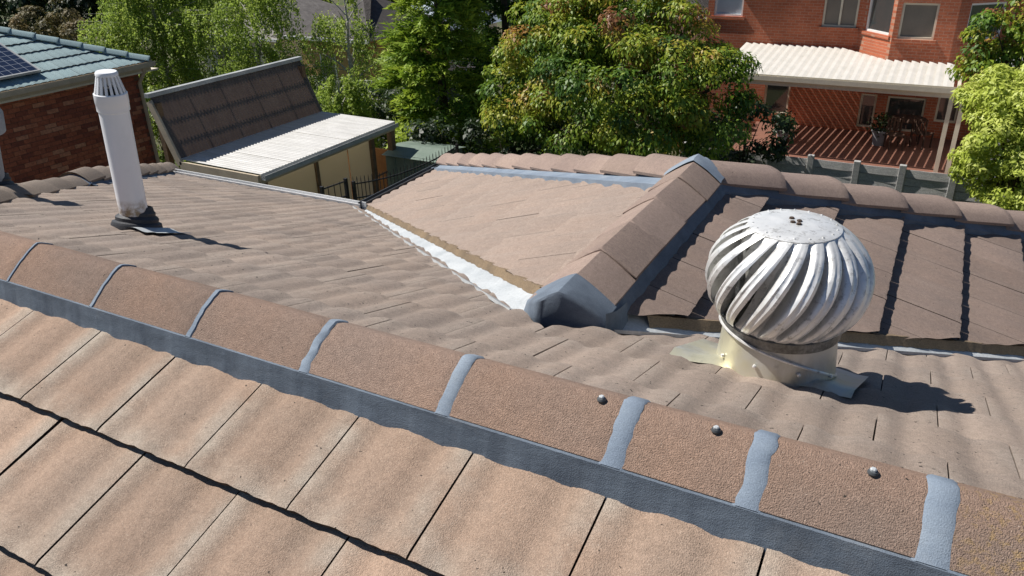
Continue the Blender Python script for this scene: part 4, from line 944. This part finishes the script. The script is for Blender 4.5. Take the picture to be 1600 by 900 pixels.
# conifers
M_CON = leaf_mat('conifer_sprays', [(0, (.022, .055, .012)), (.4, (.09, .18, .02)), (.75, (.26, .38, .035)), (1, (.38, .48, .055))], .35, .6)
def conifer(name, base, h, r, nspr, label, L=.5, tint=.45, group=None):
    t = thing(name, base, label, 'tree', group); b = np.array(base, float)
    trunk(t, base, (b[0], b[1], b[2]+h*.97), r*.09, .02, M_BARK)
    nb_ = nspr//34; n = nb_*34; bu = rng.random(nb_)**.85; ba = np.arange(nb_)*2.39996+rng.normal(size=nb_)*.3
    be = r*np.clip(1.12*(1-bu)**.62, .04, 1.)*np.clip(.55+bu*3, .55, 1)*rng.uniform(.72, 1.15, nb_); bt = rng.normal(0, .16, nb_)
    ix = np.repeat(np.arange(nb_), 34); f_ = .30+.70*rng.random(n)**.7; lat = rng.normal(size=n)*.20*(1.15-f_)**.5; ang = ba[ix]; layer = bu[ix]
    rr_ = be[ix]*f_; C = np.stack([b[0]+rr_*np.cos(ang)-lat*np.sin(ang), b[1]+rr_*np.sin(ang)+lat*np.cos(ang), b[2]+layer*h+rr_*.30-.35*rr_*f_+rng.normal(size=n)*.09], 1)
    out = nrm(np.stack([np.cos(ang)-lat*1.5*np.sin(ang), np.sin(ang)+lat*1.5*np.cos(ang), .18+.2*rng.normal(size=n)], 1)+rng.normal(size=(n, 3))*.25)
    up_ = nrm(np.array([0, 0, 1.])+rng.normal(size=(n, 3))*.45); sdv = nrm(np.cross(out, up_)); ti0 = np.clip(rng.normal(tint, .12, n)+bt[ix]+.18*(f_-.7), 0, 1)
    Cs, Ns, Ts, Ls, Ti = [], [], [], [], []
    SL = L*rng.uniform(.6, 1.3, n)
    for k in range(9):
        f = (k//2)/4.; sg = 1 if k % 2 else -1
        if k == 8: T = out; ctr = C+out*SL[:, None]*.45; l = SL*.45
        else:
            T = nrm(out*.75+sdv*sg*.7+rng.normal(size=(n, 3))*.12); l = SL*.42*(1-.55*f); ctr = C+out*(SL*(f*.85-.35))[:, None]+T*(l*.5)[:, None]
        ctr = ctr-np.array([0, 0, 1])*(SL*.12*f**2)[:, None]
        Cs.append(ctr); Ns.append(np.cross(sdv, out)+rng.normal(size=(n, 3))*.25); Ts.append(T); Ls.append(l); Ti.append(ti0+.12*f+rng.normal(size=n)*.05)
    Ls = np.concatenate(Ls); leaf_mesh('crown', np.vstack(Cs), np.vstack(Ns), np.vstack(Ts), Ls*1.1, Ls*.30, np.concatenate(Ti), M_CON, t, .05); return t
def gpos(q, y): c = ony(q, y); return (c[0], c[1], GZ)
conifer('conifer_tree', gpos((690, 150), 14.6), 8.2, 1.75, 9500, 'tall feathery bright green conifer between the shed and broadleaf tree', .42, .74)
conifer('conifer_tree', gpos((790, 60), 17.2), 8.8, 1.9, 5000, 'dark green conifer standing behind the feathery bright conifer', .5, .22)
# weeping birches
M_BIR = leaf_mat('birch_leaves', [(0, (.14, .21, .035)), (.5, (.31, .42, .07)), (1, (.50, .57, .14))], .5, .5)
def birch(name, base, h, r, nst, label, dens=26, group=None, lean=0., low=.35):
    b = np.array(base, float); t = thing(name, base, label, 'tree', group); top = b+np.array([lean, 0, h])
    lim = []
    for k in range(14):
        a = k*2.4; f = .35+.6*k/14; e = b+np.array([lean*f, 0, h*f])+np.array([math.cos(a), math.sin(a), 0])*r*(.75*(1-.45*f)+.1)+np.array([0, 0, h*.13]); lim.append((f, e))
    trunk(t, base, top, .11, .02, M_BIRCHB, lim)
    nb_ = nst//16; n = nb_*16; bu = low+(1-low)*rng.random(nb_)**.8; ba = rng.random(nb_)*2*math.pi
    env = r*np.sqrt(np.clip(1-((bu-.55)/.52)**2, .05, 1))*np.sqrt(rng.uniform(.1, 1.15, nb_)); ix = np.repeat(np.arange(nb_), 16); f_ = .35+.65*rng.random(n); ang = ba[ix]+rng.normal(size=n)*.10; u = bu[ix]
    rr_ = env[ix]*f_; S0 = np.stack([b[0]+lean*u+rr_*np.cos(ang), b[1]+rr_*np.sin(ang), b[2]+h*u+.5*f_-.45*f_**2+rng.normal(size=n)*.05], 1)
    bm_ = MB()
    for q in range(0, nb_, 2):
        ce, se = math.cos(ba[q]), math.sin(ba[q]); bm_.tube([(b[0]+lean*bu[q]+env[q]*g_*ce, b[1]+env[q]*g_*se, b[2]+h*bu[q]+.5*g_-.45*g_**2-.25*(1-g_)) for g_ in (0, .5, 1)], [.016, .010, .004], 4, False)
    tag(bm_.build('twigs', M_BIRCHB, t), kind='stuff')
    ln_ = rng.uniform(.35, 1.25, n); sway = np.stack([np.cos(ang), np.sin(ang), np.zeros(n)], 1)*.3+rng.normal(size=(n, 3))*.12; sway[:, 2] = 0
    ti0 = np.clip(rng.normal(.5, .12, n)+rng.normal(0, .16, nb_)[ix], 0, 1); idx = np.repeat(np.arange(n), dens); f = rng.random(len(idx))
    P = S0[idx]+sway[idx]*f[:, None]*(1-.4*f[:, None])-np.array([0, 0, 1])*(ln_[idx]*f**1.2)[:, None]+rng.normal(size=(len(idx), 3))*.035
    T = nrm(np.array([0, 0, -1.])+rng.normal(size=(len(idx), 3))*.5); Nn = rdir(len(idx))+np.stack([np.cos(ang), np.sin(ang), .3+0*ang], 1)[idx]*.6
    L = .075*rng.uniform(.7, 1.3, len(idx)); leaf_mesh('crown', P, Nn, T, L, L*.62, ti0[idx]+rng.normal(size=len(idx))*.1, M_BIR, t); return t
birch('weeping_birch', gpos((250, 60), 15.5), 6.0, 2.3, 2300, 'weeping birch with drooping pale twigs beside the blue-grey roof', 24)
birch('weeping_birch', gpos((400, 60), 16.5), 5.8, 2.1, 1150, 'weeping birch with pale branches behind the smoked plastic roof', 24)
birch('weeping_birch', gpos((548, 90), 17.5), 5.2, 1.4, 420, 'thin open birch with white trunk before the tan wall', 22, low=.3)
birch('weeping_birch', gpos((530, 130), 14.2), 3.4, .95, 520, 'low drooping birch foliage at the end of the white roof', 22, low=.45)
# shrubs, hedge and far trees
M_DK = leaf_mat('dark_leaves', [(0, (.010, .022, .007)), (.5, (.025, .05, .013)), (1, (.06, .09, .022))], .2, .5)
M_BRN = leaf_mat('russet_leaves', [(0, (.05, .06, .02)), (.5, (.14, .12, .045)), (1, (.26, .19, .09))], .3, .6)
M_YG = leaf_mat('yellow_green_leaves', [(0, (.10, .17, .02)), (.5, (.22, .30, .03)), (1, (.36, .42, .06))], .4, .5)
def shrub(name, pxl, y, mat, label, dens=20, per=16, Ln=.12, cat='shrub', tint=(.5, .2), group=None, droop=.2):
    B = blobs_at(pxl, y); c = np.mean([b[0] for b in B], 0); return broadleaf(name, B, (c[0], c[1], GZ), mat, dens*.28, per*4, .26*(Ln/.12)**.8, Ln, .5, label, cat, droop=droop, tint=tint, tr=.06, group=group)
shrub('shrub', [(165, 70, 26, 24), (190, 85, 22, 22), (235, 120, 26, 30)], 14.5, M_YG, 'yellow-green shrub beside the corner of the blue-grey roof')
shrub('shrub', [(255, 225, 22, 34), (262, 260, 22, 26), (245, 180, 20, 40)], 11.6, M_YG, 'sunlit shrub in the gap beside the brown brick wall', tint=(.35, .2))
shrub('shrub', [(60, 45, 34, 24), (95, 30, 26, 26), (130, 55, 26, 18)], 20, M_BRN, 'russet shrub rising behind the ridge of the blue-grey roof', 12, 16, .16)
for k, (pl, lab) in enumerate((([(20, 5, 60, 45), (80, -10, 50, 40)], 'dark tree behind the russet shrub'), ([(130, 10, 35, 50), (160, -10, 30, 40)], 'dark tree between the russet shrub and the birch'))):
    shrub('dark_tree', pl, 26, M_DK, lab, 5, 22, .28, 'tree', (.45, .2))
shrub('climber', [(520, 190, 30, 25), (570, 170, 35, 30), (610, 190, 30, 40), (630, 150, 20, 35)], 15.2, M_DK, 'dark twiggy climber behind the white sheet roof', 14, 14, .12, 'climber', (.6, .25))
shrub('dark_hedge', [(700, 230, 60, 35), (760, 225, 55, 35), (830, 235, 60, 30), (900, 245, 60, 25)], 12.6, M_DK, 'dark hedge in the shade below the broadleaf tree', 14, 16, .12, 'hedge', (.35, .2))
shrub('dark_tree', [(850, -10, 60, 60), (930, -30, 60, 60)], 24, M_DK, 'dark tree behind the large broadleaf tree', 5, 20, .28, 'tree', (.35, .2))
shrub('dark_hedge', [(1140, 225, 50, 40), (1190, 200, 30, 50)], 15.0, M_DK, 'dark shaded shrub at the end of the patio by the fence', 16, 16, .12, 'shrub', (.4, .2))
for k, (x, y) in enumerate(((300, -20), (440, -30), (560, -30), (660, -20))): shrub('distant_tree', [(x, y, 60, 40), (x+50, y-15, 50, 40)], 38, M_BIR, 'distant green tree ' + ('behind the cream house', 'above the smoked plastic roof', 'beyond the tan walled house', 'beyond the white house')[k], 2.2, 26, .42, 'tree', (.3, .2), group='distant trees')
# ------------------------------------------------------------------ patio pots, table and chairs
def pot(q, r, h, lab, y=22.9):
    c = onz(q, FZ); t = thing('potted_plant', c, lab, 'pot plant'); MB().lathe([(r*.7, 0), (r, h), (r*1.08, h), (r*1.08, h+.03), (r*.9, h+.03), (r*.85, h-.03)], 20, c, True).build('pot', M_POT, t, smooth=True)
    n = 260; P = np.array(c)+np.array([0, 0, h+.22])+rng.normal(size=(n, 3))*np.array([.15, .15, .16]); L = np.full(n, .12); leaf_mesh('leaves', P, rdir(n)+np.array([0, 0, .6]), rdir(n), L, L*.5, rng.normal(.4, .2, n), M_DK, t)
pot((1372, 226), .24, .42, 'grey tapered pot with dark plant beside the glazed door'); pot((1222, 220), .2, .34, 'small grey pot by the edge of the striped paving')
tc = onz((1412, 222), FZ); t = thing('outdoor_table', tc, 'dark round outdoor table before the glazed door', 'table')
MB().lathe([(.5, .70), (.52, .71), (.52, .735), (.5, .745)], 28, tc).build('table_top', M_TABLE, t, smooth=True)
for a in (.5, 2.07, 3.64, 5.2): MB().tube([(tc[0]+.4*math.cos(a), tc[1]+.4*math.sin(a), FZ), (tc[0]+.3*math.cos(a), tc[1]+.3*math.sin(a), FZ+.7)], .02, 6).build('leg', M_TABLE, t)
for q, a, lab in (((1395, 232), .4, 'dark slatted chair on the pot side of the round table'), ((1437, 230), 2.6, 'dark slatted chair on the post side of the round table')):
    c = onz(q, FZ); t = thing('outdoor_chair', c, lab, 'chair'); Mc = Matrix.Translation(Vector([float(v) for v in c]))@Matrix.Rotation(a, 4, 'Z')
    MB().box((-.23, -.23, .42), (.23, .23, .45)).build('seat', M_TABLE, t, Mc)
    for k in range(5): MB().box((-.22+.095*k, .21, .48), (-.16+.095*k, .23, .88)).build('back_slat', M_TABLE, t, Mc)
    for x, y in ((-.2, -.2), (.2, -.2), (-.2, .2), (.2, .2)): MB().box((x-.02, y-.02, 0), (x+.02, y+.02, .42 if y < 0 else .9)).build('leg', M_TABLE, t, Mc)
# ------------------------------------------------------------------ buildings beyond the birches
def far_house(name, q0, q1, y, wall_h, roof_h, mats, label, depth=6, wins=((.3, .5),), over=.4):
    a, b = ony(q0, y), ony(q1, y); x0, x1 = a[0], b[0]; zt = (a[2]+b[2])/2
    t = thing(name, ((x0+x1)/2, y+depth/2, GZ), label, 'house'); wl = MB().box((x0, y, GZ), (x1, y+depth, zt)).build('wall', mats[0], t)
    MB().add([(x0-over, y-over, zt), (x1+over, y-over, zt), (x1+over, y+depth+over, zt), (x0-over, y+depth+over, zt), (x0+depth*.4, y+depth/2, zt+roof_h), (x1-depth*.4, y+depth/2, zt+roof_h)], [(0, 1, 5, 4), (1, 2, 5), (2, 3, 4, 5), (3, 0, 4), (0, 3, 2, 1)]).build('roof', mats[1], t)
    MB().box((x0-over-.02, y-over-.08, zt-.08), (x1+over+.02, y-over, zt+.05)).build('gutter', M_WHITE, t)
    for u0, u1 in wins:
        xa, xb = x0+(x1-x0)*u0, x0+(x1-x0)*u1; wn = MB().box((xa, y-.03, zt-1.9), (xb, y-.01, zt-.7)).build('window', M_GLASS, t)
        for c in ((xa-.05, xa), (xb, xb+.05)): MB().box((c[0], y-.05, zt-1.95), (c[1], y-.005, zt-.65)).build('frame', M_WHITE, wn)
    return t
far_house('tan_house', (470, 72), (572, 45), 24, 2.5, 1.5, (M_TAN, M_DROOF), 'tan rendered house with dark roof behind the thin birch', 5)
far_house('grey_roofed_house', (300, 70), (430, 40), 27, 2.5, 1.9, (M_CREAM, M_GROOF), 'cream house with grey tiled roof behind the birches', 7)
far_house('white_house', (585, 62), (690, 40), 29, 2.5, 1.6, (M_WHITE, weathered('blue_grey_steel_roof', (.28, .34, .40), (.33, .38, .43), 2, 20, .1, .5, 0)), 'white house with pale blue-grey roof behind the feathery conifer', 5)
far_house('slate_roofed_house', (1030, 22), (1100, 28), 33, 2.5, 1.6, (M_CREAM, M_DROOF), 'house with dark slate roof beside the two storey brick house', 8, ((.5, .7),))
wf = thing('pale_fence', (*ony((560, 150), 17.6)[:2], GZ), 'pale painted board fence behind the climber and birch', 'fence')
a, b = ony((478, 118), 18.4), ony((640, 118), 18.4); nb = 26
for k in range(nb):
    x = a[0]+(b[0]-a[0])*k/nb; MB().box((x+.01, 18.4+.01*(k % 2), GZ), (x+(b[0]-a[0])/nb-.01, 18.43+.01*(k % 2), a[2]+random.uniform(-.03, .03))).build('board', M_WHITE, wf)
wl = thing('white_garage', (*ony((1590, 180), 22)[:2], GZ), 'white garage wall behind the pale lime bush', 'garage')
a, b = ony((1572, 128), 21), ony((1740, 135), 21); MB().box((a[0], 21, GZ), (b[0], 25, a[2])).build('wall', M_WHITE, wl); MB().box((a[0]-.2, 20.8, a[2]), (b[0], 25.2, a[2]+.1)).build('roof', M_ZINC, wl)
